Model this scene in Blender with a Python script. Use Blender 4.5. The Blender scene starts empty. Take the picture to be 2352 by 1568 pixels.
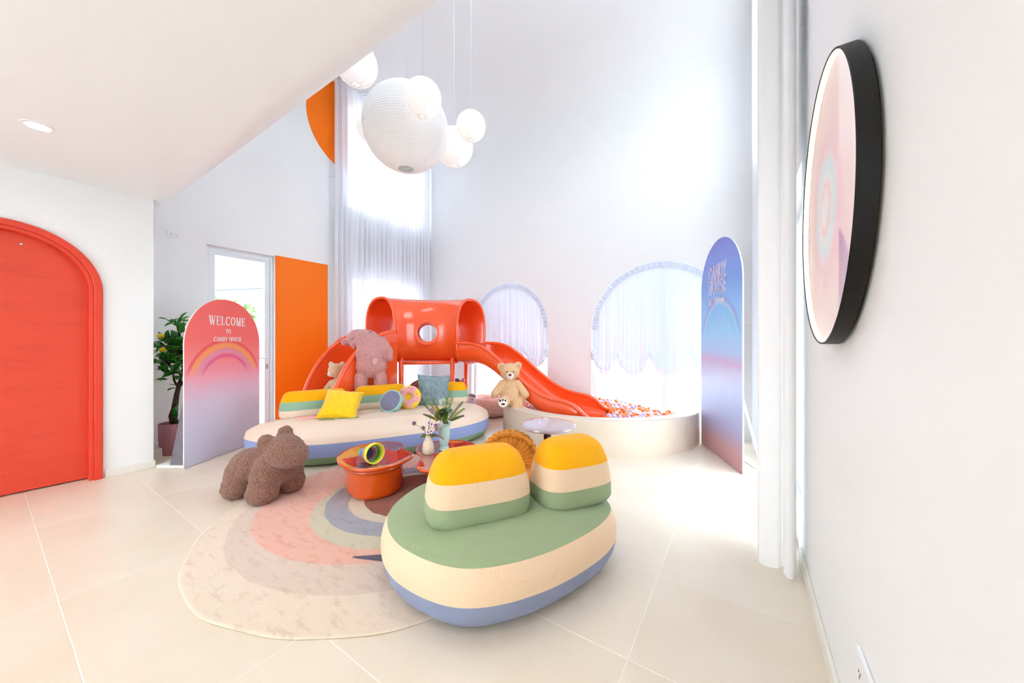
import bpy, bmesh, math, random
import numpy as np
from mathutils import Vector, Matrix

random.seed(7)
RNG = np.random.default_rng(11)
PI = math.pi
SC = bpy.context.scene
COL = SC.collection

# ------------------------------------------------------------------ camera
cam_d = bpy.data.cameras.new('camera')
cam_d.sensor_width = 36.0
cam_d.lens = 36.0 * 810.0 / 2352.0
cam_d.clip_start = 0.02
cam = bpy.data.objects.new('camera', cam_d)
COL.objects.link(cam)
cam.location = (0, 0, 1.255)
cam.rotation_euler = (PI / 2, 0, math.radians(33.4))
SC.camera = cam

# ------------------------------------------------------------------ world, exposure
world = bpy.data.worlds.new('bright_overcast_sky')
SC.world = world
world.use_nodes = True
bgn = world.node_tree.nodes['Background']
bgn.inputs[0].default_value = (0.87, 0.94, 1.0, 1)
bgn.inputs[1].default_value = 1.0
SC.view_settings.view_transform = 'Standard'
SC.view_settings.look = 'None'
SC.view_settings.gamma = 1.0
SC.view_settings.use_curve_mapping = False
SC.view_settings.exposure = 2.74
SC.cycles.use_denoising = True
SC.cycles.max_bounces = 7
SC.cycles.diffuse_bounces = 5
SC.cycles.glossy_bounces = 3
SC.cycles.transparent_max_bounces = 8
SC.cycles.use_adaptive_sampling = True
SC.cycles.adaptive_threshold = 0.08
SC.cycles.adaptive_min_samples = 12
SC.cycles.sample_clamp_indirect = 8.0
SC.cycles.caustics_reflective = False
SC.cycles.caustics_refractive = False


# ------------------------------------------------------------------ colour + materials
def lin(c):
    return c / 12.92 if c <= 0.04045 else ((c + 0.055) / 1.055) ** 2.4


def hexc(h):
    h = h.lstrip('#')
    return tuple(lin(int(h[i:i + 2], 16) / 255) for i in (0, 2, 4)) + (1.0,)


MATS = {}


class NT:
    """small node helper"""
    def __init__(s, name):
        s.m = bpy.data.materials.new(name)
        s.m.use_nodes = True
        s.t = s.m.node_tree
        s.b = s.t.nodes['Principled BSDF']
        s.out = s.t.nodes['Material Output']

    def n(s, typ, **kw):
        nd = s.t.nodes.new(typ)
        for k, v in kw.items():
            setattr(nd, k, v)
        return nd

    def l(s, a, b):
        s.t.links.new(a, b)

    def coord(s, kind='Object'):
        return s.n('ShaderNodeTexCoord').outputs[kind]

    def math(s, op, a, b=None, c=None, clamp=False):
        nd = s.n('ShaderNodeMath', operation=op, use_clamp=clamp)
        for i, v in enumerate((a, b, c)):
            if v is None:
                continue
            if isinstance(v, (int, float)):
                nd.inputs[i].default_value = v
            else:
                s.l(v, nd.inputs[i])
        return nd.outputs[0]

    def mix(s, fac, a, b):
        nd = s.n('ShaderNodeMix', data_type='RGBA')
        for idx, v in ((0, fac), (6, a), (7, b)):
            if isinstance(v, (int, float)):
                nd.inputs[idx].default_value = v
            elif isinstance(v, tuple):
                nd.inputs[idx].default_value = v
            else:
                s.l(v, nd.inputs[idx])
        return nd.outputs[2]

    def noise(s, vec, scale, detail=2.0, rough=0.5):
        nd = s.n('ShaderNodeTexNoise')
        nd.inputs['Scale'].default_value = scale
        nd.inputs['Detail'].default_value = detail
        nd.inputs['Roughness'].default_value = rough
        if vec is not None:
            s.l(vec, nd.inputs['Vector'])
        return nd.outputs[0]

    def ramp(s, fac, stops, interp='LINEAR'):
        nd = s.n('ShaderNodeValToRGB')
        cr = nd.color_ramp
        cr.interpolation = interp
        while len(cr.elements) < len(stops):
            cr.elements.new(0.5)
        for e, (p, c) in zip(cr.elements, stops):
            e.position = p
            e.color = c
        s.l(fac, nd.inputs[0])
        return nd.outputs[0]

    def smooth(s, v, lo, hi):
        nd = s.n('ShaderNodeMapRange', interpolation_type='SMOOTHSTEP')
        s.l(v, nd.inputs[0])
        nd.inputs[1].default_value = lo
        nd.inputs[2].default_value = hi
        return nd.outputs[0]

    def bump(s, h, strength=0.3, dist=0.01):
        nd = s.n('ShaderNodeBump')
        nd.inputs['Strength'].default_value = strength
        nd.inputs['Distance'].default_value = dist
        s.l(h, nd.inputs['Height'])
        s.l(nd.outputs[0], s.b.inputs['Normal'])

    def sep(s, v):
        nd = s.n('ShaderNodeSeparateXYZ')
        s.l(v, nd.inputs[0])
        return nd.outputs


def mat(name, col, rough=0.6, spec=0.4, metal=0.0, coat=0.0, sheen=0.0, var=0.0, vscale=8.0,
        bump=None, emit=None, estr=0.0):
    """principled material; var mixes a little noise into the colour, bump=(scale,strength,dist)"""
    if name in MATS:
        return MATS[name]
    k = NT(name)
    c = hexc(col) if isinstance(col, str) else tuple(col) + (1.0,)
    k.b.inputs['Base Color'].default_value = c
    k.b.inputs['Roughness'].default_value = rough
    k.b.inputs['Specular IOR Level'].default_value = spec
    k.b.inputs['Metallic'].default_value = metal
    k.b.inputs['Coat Weight'].default_value = coat
    k.b.inputs['Coat Roughness'].default_value = 0.05
    k.b.inputs['Sheen Weight'].default_value = sheen
    if emit:
        k.b.inputs['Emission Color'].default_value = hexc(emit)
        k.b.inputs['Emission Strength'].default_value = estr
    if var:
        f = k.noise(k.coord(), vscale, 4)
        d = tuple(x * (1 - var) for x in c[:3]) + (1.0,)
        e = tuple(min(1, x * (1 + var * 0.6)) for x in c[:3]) + (1.0,)
        k.l(k.mix(k.smooth(f, 0.3, 0.7), d, e), k.b.inputs['Base Color'])
    if bump:
        k.bump(k.noise(k.coord(), bump[0], 3), bump[1], bump[2])
    MATS[name] = k.m
    return k.m


def weave(name, col, light=1.25, mixf=0.55):
    """knitted upholstery: rows of small raised stitches, laid out in metres on the UV map"""
    if name in MATS:
        return MATS[name]
    k = NT(name)
    c = hexc(col)
    hi = tuple(min(1, x * light) for x in c[:3]) + (1.0,)
    lo = tuple(x * .93 for x in c[:3]) + (1.0,)
    s = k.sep(k.coord('UV'))
    a = k.math('COSINE', k.math('MULTIPLY', s[0], 2 * PI / .0135))
    b = k.math('COSINE', k.math('MULTIPLY', s[1], 2 * PI / .0115))
    f = k.smooth(k.math('MULTIPLY', a, b), 0.05, 0.75)
    k.l(k.mix(k.math('MULTIPLY', f, mixf), lo, hi), k.b.inputs['Base Color'])
    k.b.inputs['Roughness'].default_value = 0.85
    k.b.inputs['Specular IOR Level'].default_value = 0.2
    k.b.inputs['Sheen Weight'].default_value = 0.12
    k.bump(f, 0.4, 0.002)
    MATS[name] = k.m
    return k.m


def fur(name, col, dark=0.72, scale=60.0, strength=0.7, dist=0.012, sheen=0.3):
    if name in MATS:
        return MATS[name]
    k = NT(name)
    c = hexc(col)
    d = tuple(x * dark for x in c[:3]) + (1.0,)
    f = k.noise(k.coord(), scale, 5, 0.65)
    g = k.noise(k.coord(), scale * 0.12, 3)
    a = k.mix(k.smooth(f, 0.35, 0.62), d, c)
    k.l(k.mix(k.math('MULTIPLY', k.smooth(g, 0.55, 0.75), 0.16), a, d), k.b.inputs['Base Color'])
    k.b.inputs['Roughness'].default_value = 0.9
    k.b.inputs['Specular IOR Level'].default_value = 0.1
    k.b.inputs['Sheen Weight'].default_value = sheen
    k.bump(f, strength, dist)
    MATS[name] = k.m
    return k.m


def sheer(name, col, transp=0.3, transl=0.45):
    k = NT(name)
    df = k.n('ShaderNodeBsdfDiffuse')
    tl = k.n('ShaderNodeBsdfTranslucent')
    tp = k.n('ShaderNodeBsdfTransparent')
    for nd in (df, tl):
        nd.inputs[0].default_value = hexc(col)
    m1 = k.n('ShaderNodeMixShader')
    m1.inputs[0].default_value = transl
    k.l(df.outputs[0], m1.inputs[1]); k.l(tl.outputs[0], m1.inputs[2])
    m2 = k.n('ShaderNodeMixShader')
    m2.inputs[0].default_value = transp
    k.l(m1.outputs[0], m2.inputs[1]); k.l(tp.outputs[0], m2.inputs[2])
    k.l(m2.outputs[0], k.out.inputs[0])
    MATS[name] = k.m
    return k.m


def pane_glass():
    k = NT('clear_glass')
    tp = k.n('ShaderNodeBsdfTransparent')
    tp.inputs[0].default_value = (0.97, 0.985, 1, 1)
    gl = k.n('ShaderNodeBsdfGlossy')
    gl.inputs['Roughness'].default_value = 0.02
    fr = k.n('ShaderNodeFresnel')
    fr.inputs[0].default_value = 1.3
    m = k.n('ShaderNodeMixShader')
    ge = k.n('ShaderNodeNewGeometry')
    k.l(k.math('MULTIPLY', fr.outputs[0], k.math('SUBTRACT', 1.0, ge.outputs['Backfacing'])), m.inputs[0])
    k.l(tp.outputs[0], m.inputs[1]); k.l(gl.outputs[0], m.inputs[2])
    k.l(m.outputs[0], k.out.inputs[0])
    MATS['clear_glass'] = k.m
    return k.m


GLASS = pane_glass()
WHITE = mat('white_wall_paint', (0.85, 0.86, 0.86), 0.55, 0.3)
TRIMW = mat('white_gloss_trim', (0.86, 0.87, 0.88), 0.35, 0.4)
ALU = mat('white_aluminium', (0.80, 0.83, 0.87), 0.35, 0.45)


# ------------------------------------------------------------------ objects
def tag(o, label=None, cat=None, group=None, kind=None):
    if label: o['label'] = label
    if cat: o['category'] = cat
    if group: o['group'] = group
    if kind: o['kind'] = kind
    return o


def thing(name, label, cat, loc=(0, 0, 0), rotz=0.0, group=None):
    o = bpy.data.objects.new(name, None)
    o.empty_display_size = 0.1
    COL.objects.link(o)
    o.location = loc
    o.rotation_euler = (0, 0, rotz)
    return tag(o, label, cat, group)


def link(name, me, m=None, parent=None, loc=None, rot=None):
    o = bpy.data.objects.new(name, me)
    COL.objects.link(o)
    if m is not None and not me.materials:
        for x in (m if isinstance(m, (list, tuple)) else [m]):
            me.materials.append(x)
    if parent is not None:
        o.parent = parent
    if loc is not None: o.location = loc
    if rot is not None: o.rotation_euler = rot
    return o


def meshd(verts, faces, smooth=False):
    me = bpy.data.meshes.new('m')
    me.from_pydata([tuple(map(float, v)) for v in verts], [], [tuple(map(int, f)) for f in faces])
    me.update()
    if smooth:
        me.polygons.foreach_set('use_smooth', [True] * len(me.polygons))
    return me


def obj(name, verts, faces, m, parent=None, smooth=False, loc=None, rot=None):
    return link(name, meshd(verts, faces, smooth), m, parent, loc, rot)


def bm_obj(name, bm, m, parent=None, smooth=False, loc=None, rot=None, auto=None):
    me = bpy.data.meshes.new('m')
    bmesh.ops.recalc_face_normals(bm, faces=bm.faces)
    if auto is not None:
        for f in bm.faces: f.smooth = True
        for e in bm.edges:
            if len(e.link_faces) == 2 and e.calc_face_angle(0) > auto:
                e.smooth = False
    elif smooth:
        for f in bm.faces: f.smooth = True
    bm.to_mesh(me)
    bm.free()
    return link(name, me, m, parent, loc, rot)


def box(bm, x0, x1, y0, y1, z0, z1, bev=0.0, seg=2):
    r = bmesh.ops.create_cube(bm, size=1.0)
    vs = r['verts']
    for v in vs:
        v.co = Vector(((x0 + x1) / 2 + v.co.x * (x1 - x0), (y0 + y1) / 2 + v.co.y * (y1 - y0), (z0 + z1) / 2 + v.co.z * (z1 - z0)))
    if bev:
        es = list({e for v in vs for e in v.link_edges})
        bmesh.ops.bevel(bm, geom=es, offset=bev, segments=seg, profile=0.5, affect='EDGES')
    return bm


def boxo(name, x0, x1, y0, y1, z0, z1, m, parent=None, bev=0.0, loc=None, rot=None):
    return bm_obj(name, box(bmesh.new(), x0, x1, y0, y1, z0, z1, bev), m, parent, False, loc, rot)


def plate(name, outer, holes, t, xf, m, parent=None, auto=None):
    """flat shape with holes, given a thickness t; xf maps (u,v,w) to xyz"""
    bm = bmesh.new()
    loops = [outer] + list(holes)
    vl, edges = [], []
    for lp in loops:
        vs = [bm.verts.new((u, v, 0)) for u, v in lp]
        vl.append(vs)
        for i in range(len(vs)):
            edges.append(bm.edges.new((vs[i], vs[(i + 1) % len(vs)])))
    bmesh.ops.triangle_fill(bm, use_beauty=True, use_dissolve=False, edges=edges)
    bm.verts.index_update()
    allv = [v for vs in vl for v in vs]
    back = {v: bm.verts.new((v.co.x, v.co.y, t)) for v in allv}
    for f in list(bm.faces):
        bm.faces.new([back[v] for v in reversed(f.verts)])
    for vs in vl:
        for i in range(len(vs)):
            a, b = vs[i], vs[(i + 1) % len(vs)]
            try:
                bm.faces.new((a, b, back[b], back[a]))
            except ValueError:
                pass
    for v in bm.verts:
        v.co = Vector(xf(*v.co))
    return bm_obj(name, bm, m, parent, auto=auto)


def arch(cu, r, spring, bottom, n=40, ry=None):
    """door/window arch outline, counter-clockwise from bottom left"""
    ry = ry or r
    pts = [(cu - r, bottom), (cu + r, bottom)]
    for i in range(n + 1):
        a = PI * i / n
        pts.append((cu + r * math.cos(a), spring + ry * math.sin(a)))
    return pts


def rect(u0, u1, v0, v1):
    return [(u0, v0), (u1, v0), (u1, v1), (u0, v1)]


def lathe(name, prof, n, m, parent=None, loc=None, rot=None, close=True, modr=None, smooth=True):
    """prof = [(r,z)...]"""
    verts, faces = [], []
    k = len(prof)
    for i in range(n):
        a = 2 * PI * i / n
        for r, z in prof:
            rr = r * (modr(a, z) if modr else 1)
            verts.append((rr * math.cos(a), rr * math.sin(a), z))
    for i in range(n):
        j = (i + 1) % n
        for q in range(k - 1):
            faces.append((i * k + q, j * k + q, j * k + q + 1, i * k + q + 1))
    if close:
        for q, flip in ((0, True), (k - 1, False)):
            if prof[q][0] > 1e-5:
                ring = [i * k + q for i in range(n)]
                faces.append(tuple(reversed(ring)) if flip else tuple(ring))
    bm = bmesh.new()
    me = meshd(verts, faces)
    bm.from_mesh(me)
    bmesh.ops.remove_doubles(bm, verts=bm.verts, dist=1e-5)
    return bm_obj(name, bm, m, parent, False, loc, rot, auto=0.7)


def tube_mesh(path, rad, n=8, closed=False):
    P = [Vector(p) for p in path]
    R = rad if isinstance(rad, (list, tuple)) else [rad] * len(P)
    verts, faces = [], []
    up = Vector((0, 0, 1))
    prev = None
    for i, p in enumerate(P):
        if closed:
            t = (P[(i + 1) % len(P)] - P[i - 1])
        else:
            t = (P[min(i + 1, len(P) - 1)] - P[max(i - 1, 0)])
        t.normalize()
        if prev is None:
            a = up if abs(t.z) < 0.9 else Vector((1, 0, 0))
            prev = t.cross(a).normalized()
        x = (prev - t * prev.dot(t)).normalized()
        y = t.cross(x)
        prev = x
        for j in range(n):
            an = 2 * PI * j / n
            verts.append(p + x * (R[i] * math.cos(an)) + y * (R[i] * math.sin(an)))
    L = len(P)
    for i in range(L if closed else L - 1):
        a, b = i * n, ((i + 1) % L) * n
        for j in range(n):
            k = (j + 1) % n
            faces.append((a + j, a + k, b + k, b + j))
    if not closed:
        faces.append(tuple(range(n - 1, -1, -1)))
        faces.append(tuple(range((L - 1) * n, L * n)))
    return meshd(verts, faces, True)


def tube(name, path, rad, m, parent=None, n=8, closed=False, loc=None, rot=None):
    return link(name, tube_mesh(path, rad, n, closed), m, parent, loc, rot)


def grid(name, nu, nv, f, m, parent=None, smooth=True, loc=None, rot=None, wrapu=False):
    verts = [f(i / (nu if wrapu else nu - 1), j / (nv - 1)) for i in range(nu) for j in range(nv)]
    faces = []
    for i in range(nu if wrapu else nu - 1):
        a, b = i * nv, ((i + 1) % nu) * nv
        for j in range(nv - 1):
            faces.append((a + j, b + j, b + j + 1, a + j + 1))
    return obj(name, verts, faces, m, parent, smooth, loc, rot)


def interp(x, xs, ys):
    return float(np.interp(x, xs, ys))


def catmull(pts, n, closed=True):
    P = np.array(pts, float)
    L = len(P)
    out = []
    segs = L if closed else L - 1
    for s in range(segs):
        if closed:
            p0, p1, p2, p3 = P[s - 1], P[s], P[(s + 1) % L], P[(s + 2) % L]
        else:
            p0, p1, p2, p3 = P[max(s - 1, 0)], P[s], P[s + 1], P[min(s + 2, L - 1)]
        for i in range(n):
            t = i / n
            out.append(0.5 * ((2 * p1) + (-p0 + p2) * t + (2 * p0 - 5 * p1 + 4 * p2 - p3) * t * t + (-p0 + 3 * p1 - 3 * p2 + p3) * t ** 3))
    if not closed:
        out.append(P[-1])
    return np.array(out)


def resample(P, n):
    d = np.r_[0, np.cumsum(np.linalg.norm(np.diff(np.vstack([P, P[:1]]), axis=0), axis=1))]
    Q = np.vstack([P, P[:1]])
    t = np.linspace(0, d[-1], n, endpoint=False)
    return np.c_[np.interp(t, d, Q[:, 0]), np.interp(t, d, Q[:, 1])]


def pebble_rings(outline, prof, maxoff=0.2):
    """rings of a soft stacked shape. prof=[(z,inset)]; beyond maxoff the ring shrinks to the centroid"""
    P = np.array(outline)
    nx = np.roll(P, -1, 0) - np.roll(P, 1, 0)
    area = 0.5 * np.sum(P[:, 0] * np.roll(P[:, 1], -1) - np.roll(P[:, 0], -1) * P[:, 1])
    nrm = np.c_[-nx[:, 1], nx[:, 0]] * (1 if area > 0 else -1)
    nrm /= np.linalg.norm(nrm, axis=1)[:, None]
    c = P.mean(0)
    rings = []
    for z, ins in prof:
        a = min(ins, maxoff)
        Q = P + nrm * a
        if ins > maxoff:
            s = max(0.0, 1 - (ins - maxoff))
            Q = c + (Q - c) * s
        rings.append(np.c_[Q, np.full(len(Q), z)])
    return rings


def loft(name, rings, m, parent=None, cap0=False, cap1=False, loc=None, rot=None, smooth=True, uv=None):
    n = len(rings[0])
    verts = [v for r in rings for v in r]
    faces = []
    for k in range(len(rings) - 1):
        for i in range(n):
            j = (i + 1) % n
            faces.append((k * n + i, k * n + j, (k + 1) * n + j, (k + 1) * n + i))
    if cap0: faces.append(tuple(range(n - 1, -1, -1)))
    if cap1: faces.append(tuple(range((len(rings) - 1) * n, len(rings) * n)))
    o = obj(name, verts, faces, m, parent, smooth, loc, rot)
    if uv:
        R = np.array([np.array(r) for r in rings])
        if uv == 'top':
            U = R[:, :, :2]
        else:
            arc = np.r_[0, np.cumsum(np.linalg.norm(np.diff(np.vstack([R[0], R[0][:1]]), axis=0), axis=1))]
            ln = np.r_[0, np.cumsum(np.linalg.norm(np.diff(R, axis=0), axis=2).mean(1))]
            U = None
        lay = o.data.uv_layers.new(name='UVMap')
        flat = np.zeros((len(o.data.loops), 2))
        li = 0
        for f in faces:
            quad = len(f) == 4
            for q, v in enumerate(f):
                k, i = divmod(v, n)
                if U is not None:
                    flat[li] = U[k, i]
                elif not quad:
                    flat[li] = R[k, i, :2]
                else:
                    flat[li] = (arc[i + 1] if (quad and q in (1, 2) and i == 0) else arc[i], ln[k])
                    if quad and q in (1, 2) and i == 0: flat[li, 0] = arc[n]
                li += 1
        lay.data.foreach_set('uv', flat.ravel())
    return o


# ------------------------------------------------------------------ soft bodies: smooth union of blobs, one continuous mesh
def ell(c, r, rot=None):
    return ('e', np.array(c, float), np.array(r, float) if hasattr(r, '__len__') else np.array([r] * 3, float), rot)


def cap(a, b, ra, rb):
    return ('c', np.array(a, float), np.array(b, float), ra, rb)


def rotm(ax, ang):
    return np.array(Matrix.Rotation(math.radians(ang), 3, ax))


def blob(prims, vox, k=0.03, noise=None):
    lo = np.full(3, 1e9); hi = -lo
    for p in prims:
        if p[0] == 'e':
            r = p[2].max(); lo = np.minimum(lo, p[1] - r); hi = np.maximum(hi, p[1] + r)
        else:
            for q, r in ((p[1], p[3]), (p[2], p[4])):
                lo = np.minimum(lo, q - r); hi = np.maximum(hi, q + r)
    lo = lo - 3 * vox - k * .5; hi = hi + 3 * vox + k * .5
    n = np.ceil((hi - lo) / vox).astype(int) + 1
    X, Y, Z = np.meshgrid(*[lo[i] + vox * np.arange(n[i]) for i in range(3)], indexing='ij')
    G = np.stack([X, Y, Z], -1)
    D = None
    for p in prims:
        if p[0] == 'e':
            q = G - p[1]
            if p[3] is not None:
                q = q @ p[3]
            a = np.linalg.norm(q / p[2], axis=-1)
            b = np.linalg.norm(q / p[2] ** 2, axis=-1) + 1e-9
            d = a * (a - 1) / b
        else:
            ab = p[2] - p[1]
            t = np.clip(((G - p[1]) @ ab) / (ab @ ab + 1e-12), 0, 1)
            d = np.linalg.norm(G - p[1] - t[..., None] * ab, axis=-1) - (p[3] + (p[4] - p[3]) * t)
        if D is None:
            D = d
        else:
            h = np.maximum(k - np.abs(D - d), 0) / k
            D = np.minimum(D, d) - h * h * k * 0.25
    # surface nets
    S = D < 0
    c8 = [S[i:n[0] - 1 + i, j:n[1] - 1 + j, l:n[2] - 1 + l] for i in (0, 1) for j in (0, 1) for l in (0, 1)]
    any_ = np.logical_or.reduce(c8); all_ = np.logical_and.reduce(c8)
    cells = any_ & ~all_
    idx = -np.ones(cells.shape, int)
    ci = np.argwhere(cells)
    idx[cells] = np.arange(len(ci))
    acc = np.zeros((len(ci), 3)); cnt = np.zeros(len(ci))
    corners = [(i, j, l) for i in (0, 1) for j in (0, 1) for l in (0, 1)]
    for a in corners:
        for ax in range(3):
            if a[ax] == 1: continue
            b = list(a); b[ax] = 1
            A = ci + np.array(a); B = ci + np.array(b)
            da = D[A[:, 0], A[:, 1], A[:, 2]]; db = D[B[:, 0], B[:, 1], B[:, 2]]
            cr = (da < 0) != (db < 0)
            t = np.where(cr, da / np.where(da == db, 1, da - db), 0)
            pt = A + t[:, None] * (np.array(b) - np.array(a))
            acc[cr] += pt[cr]; cnt[cr] += 1
    V = lo + vox * acc / np.maximum(cnt, 1)[:, None]
    faces = []
    for ax in range(3):
        o1, o2 = [(1, 2), (2, 0), (0, 1)][ax]
        sl0 = [slice(None)] * 3; sl1 = [slice(None)] * 3
        sl0[ax] = slice(0, -1); sl1[ax] = slice(1, None)
        ch = S[tuple(sl0)] != S[tuple(sl1)]
        E = np.argwhere(ch)
        E = E[(E[:, o1] > 0) & (E[:, o2] > 0) & (E[:, o1] < n[o1] - 1) & (E[:, o2] < n[o2] - 1)]
        inside = S[E[:, 0], E[:, 1], E[:, 2]]
        d1 = np.zeros(3, int); d1[o1] = 1
        d2 = np.zeros(3, int); d2[o2] = 1
        q = [E - d1 - d2, E - d2, E, E - d1]
        Q = np.stack([idx[x[:, 0], x[:, 1], x[:, 2]] for x in q], 1)
        Q[~inside] = Q[~inside][:, ::-1]
        faces.append(Q)
    Fc = np.vstack(faces)
    Fc = Fc[(Fc >= 0).all(1)]
    if noise:
        amp, sc = noise
        V = V + 0
        N = np.zeros_like(V)
        a, b, c = V[Fc[:, 0]], V[Fc[:, 1]], V[Fc[:, 2]]
        fn = np.cross(b - a, c - a)
        for i in range(4): np.add.at(N, Fc[:, i], fn)
        N /= np.linalg.norm(N, axis=1)[:, None] + 1e-12
        V = V + N * (vnoise(V * sc) * amp)[:, None]
    return V, Fc


_LAT = RNG.random((32, 32, 32))


def vnoise(P):
    i = np.floor(P).astype(int); f = P - i; f = f * f * (3 - 2 * f)
    r = 0
    for a in (0, 1):
        for b in (0, 1):
            for c in (0, 1):
                w = (f[:, 0] if a else 1 - f[:, 0]) * (f[:, 1] if b else 1 - f[:, 1]) * (f[:, 2] if c else 1 - f[:, 2])
                r = r + w * _LAT[(i[:, 0] + a) % 32, (i[:, 1] + b) % 32, (i[:, 2] + c) % 32]
    return r * 2 - 1


def blobo(name, prims, vox, m, parent=None, k=0.03, noise=None, loc=None, rot=None):
    V, Fc = blob(prims, vox, k, noise)
    return obj(name, V, Fc, m, parent, True, loc, rot)


def copy_tree(o, parent=None):
    c = o.copy()
    COL.objects.link(c)
    c.parent = parent
    for ch in list(o.children):
        copy_tree(ch, c)
    return c

# ================================================================== STRUCTURE
XL, XR, YB, YF, ZC, ZL = -5.75, 0.275, 5.35, -3.2, 5.63, 2.66
XE, YE = -4.93, 0.97          # entry wall with the red door and its outer corner


def stone_tile():
    k = NT('cream_porcelain_tile')
    v = k.coord('Generated')
    oi = k.n('ShaderNodeObjectInfo')
    f = k.noise(k.coord(), 2.2, 4)
    a = k.mix(k.smooth(f, 0.3, 0.7), (0.74, 0.65, 0.52, 1), (0.78, 0.70, 0.58, 1))
    b = k.mix(k.math('MULTIPLY', oi.outputs['Random'], 0.25), a, (0.79, 0.71, 0.60, 1))
    k.l(b, k.b.inputs['Base Color'])
    k.b.inputs['Roughness'].default_value = 0.34
    k.b.inputs['Specular IOR Level'].default_value = 0.45
    k.bump(k.noise(k.coord(), 90, 3), 0.04, 0.002)
    return k.m


TILE = stone_tile()
GROUT = mat('pale_grout', (0.88, 0.85, 0.79), 0.8)
floor = tag(boxo('floor', XL - .2, XR + .2, YF - .2, YB + .2, -0.08, -0.0010, GROUT), 'cream stone tile floor with pale joints', kind='structure')
TX, TY, GAP = 1.1905, 0.6, 0.0045
full = None
for i in range(-1, 6):
    for j in range(-6, 10):
        x1 = -0.3865 - TX * i; x0 = x1 - TX
        y0 = 0.2154 + TY * j; y1 = y0 + TY
        cx0, cx1, cy0, cy1 = max(x0 + GAP / 2, XL), min(x1 - GAP / 2, XR), max(y0 + GAP / 2, YF), min(y1 - GAP / 2, YB)
        if cx1 - cx0 < .02 or cy1 - cy0 < .02: continue
        whole = cx1 - cx0 > TX - GAP - 1e-4 and cy1 - cy0 > TY - GAP - 1e-4
        cx, cy = (cx0 + cx1) / 2, (cy0 + cy1) / 2
        if whole and full is not None:
            o = link('tile', full, None, floor, (cx, cy, 0))
        else:
            hx, hy = (cx1 - cx0) / 2, (cy1 - cy0) / 2
            o = boxo('tile', -hx, hx, -hy, hy, -0.006, 0.0, TILE, floor, 0.0008, loc=(cx, cy, 0))
            if whole: full = o.data

# ---- walls
XLf = lambda u, v, w: (XL - w, u, v)
XRf = lambda u, v, w: (XR + w, u, v)
YBf = lambda u, v, w: (u, YB + w, v)
W1 = (-3.64, 0.84, 1.49)     # arched windows: centre, radius, spring height
W2 = (-1.05, 0.975, 1.43)
DY0, DY1, DZ = 1.62, 2.405, 2.505
wl_out = [(YE, 0), (DY0, 0), (DY0, DZ), (DY1, DZ), (DY1, 0), (YB + .2, 0), (YB + .2, ZC), (YE, ZC)]
LW = [(3.62, 5.1, 0.06, 2.45), (3.5, 5.15, 3.6, 5.5)]
tag(plate('wall_left', wl_out, [rect(*a) for a in LW], 0.2, XLf, WHITE), 'white left wall with glass door and tall curtain', kind='structure')
tag(plate('wall_back', rect(XL - .2, XR + .2, 0, ZC), [arch(*W1, 0.03), arch(*W2, 0.03)], 0.2, YBf, WHITE), 'tall white back wall with two arched windows', kind='structure')
RW = [(2.62, 4.30, 0.06, 2.30), (3.2, 5.0, 3.4, 5.4)]
tag(plate('wall_right', rect(YF - .2, YB, 0, ZC), [rect(*a) for a in RW], 0.2, XRf, WHITE), 'white right wall carrying the round mirror', kind='structure')
RD = (0.10, 0.455, 1.70)     # red door: centre, half width, spring
ol = [(YF, 0), (RD[0] - .5, 0)] + [(RD[0] - .5 * math.cos(PI * i / 40), RD[2] + .5 * math.sin(PI * i / 40)) for i in range(41)] + [(RD[0] + .5, 0), (YE, 0), (YE, ZL + .3), (YF, ZL + .3)]
tag(plate('wall_entry', ol, [], 0.16, lambda u, v, w: (XE - w, u, v), WHITE), 'white entry wall around the red arched door', kind='structure')
tag(boxo('wall_return', XL - .2, XE - .0005, YE - .14, YE, 0, ZL + .3, WHITE), 'short white wall end behind the lemon tree', kind='structure')
tag(boxo('wall_lobby', XL - .2, XE - .16, YF - .2, YE - .15, 0, 0.02, GROUT), 'lobby floor beyond the red door', kind='structure')
tag(boxo('wall_outer', XL - .3, XL - .2, YF - .2, YE, 0, ZC, WHITE), 'outer wall beyond the red door', kind='structure')
FW = rect(-4.2, -0.4, 0.05, 2.45)  # unseen opening, added to bring more daylight into the room
tag(plate('wall_front', rect(XL - .2, XR + .2, 0, ZC), [FW], 0.2, lambda u, v, w: (u, YF - w, v), WHITE), 'white front wall with added glazing, behind the viewer', kind='structure')

SKY = (-3.6, -.6, 1.3, 2.3)      # unseen skylight added for daylight: x0 x1 y0, end of the flat strip
# ---- ceilings: low one with rounded lip, mezzanine front, high one with soft cove
prof = [(YF - .1, ZL), (-1, ZL), (0.5, ZL)]
for i in range(17):
    a = PI / 2 * i / 16
    prof.append((0.93 + .25 * math.sin(a), ZL + .25 - .25 * math.cos(a)))
prof += [(1.18, 3.6), (1.18, ZC)]
CEILL = mat('warm_white_ceiling_paint', (0.875, 0.905, 0.92), 0.5, 0.35)
vs, fs = [], []
for x in (XL, XR):
    vs += [(x, y, z) for y, z in prof]
n = len(prof)
for i in range(n - 1): fs.append((i, i + 1, n + i + 1, n + i))
tag(obj('ceiling_low', vs, fs, CEILL, None, True), 'low white ceiling with a rounded front lip', kind='structure')
prof = [(SKY[3], ZC), (4.6, ZC)]
for i in range(1, 17):
    a = PI / 2 * i / 16
    prof.append((4.6 + .75 * math.sin(a), ZC - .75 + .75 * math.cos(a)))
vs, fs = [], []
for x in (XL, XR):
    vs += [(x, y, z) for y, z in prof]
n = len(prof)
for i in range(n - 1): fs.append((n + i, n + i + 1, i + 1, i))
SKYB = rect(XL, XR, 1.1, SKY[3])
ceil = tag(obj('ceiling', vs, fs, WHITE, None, True), 'high white ceiling over the play area', kind='structure')
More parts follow.
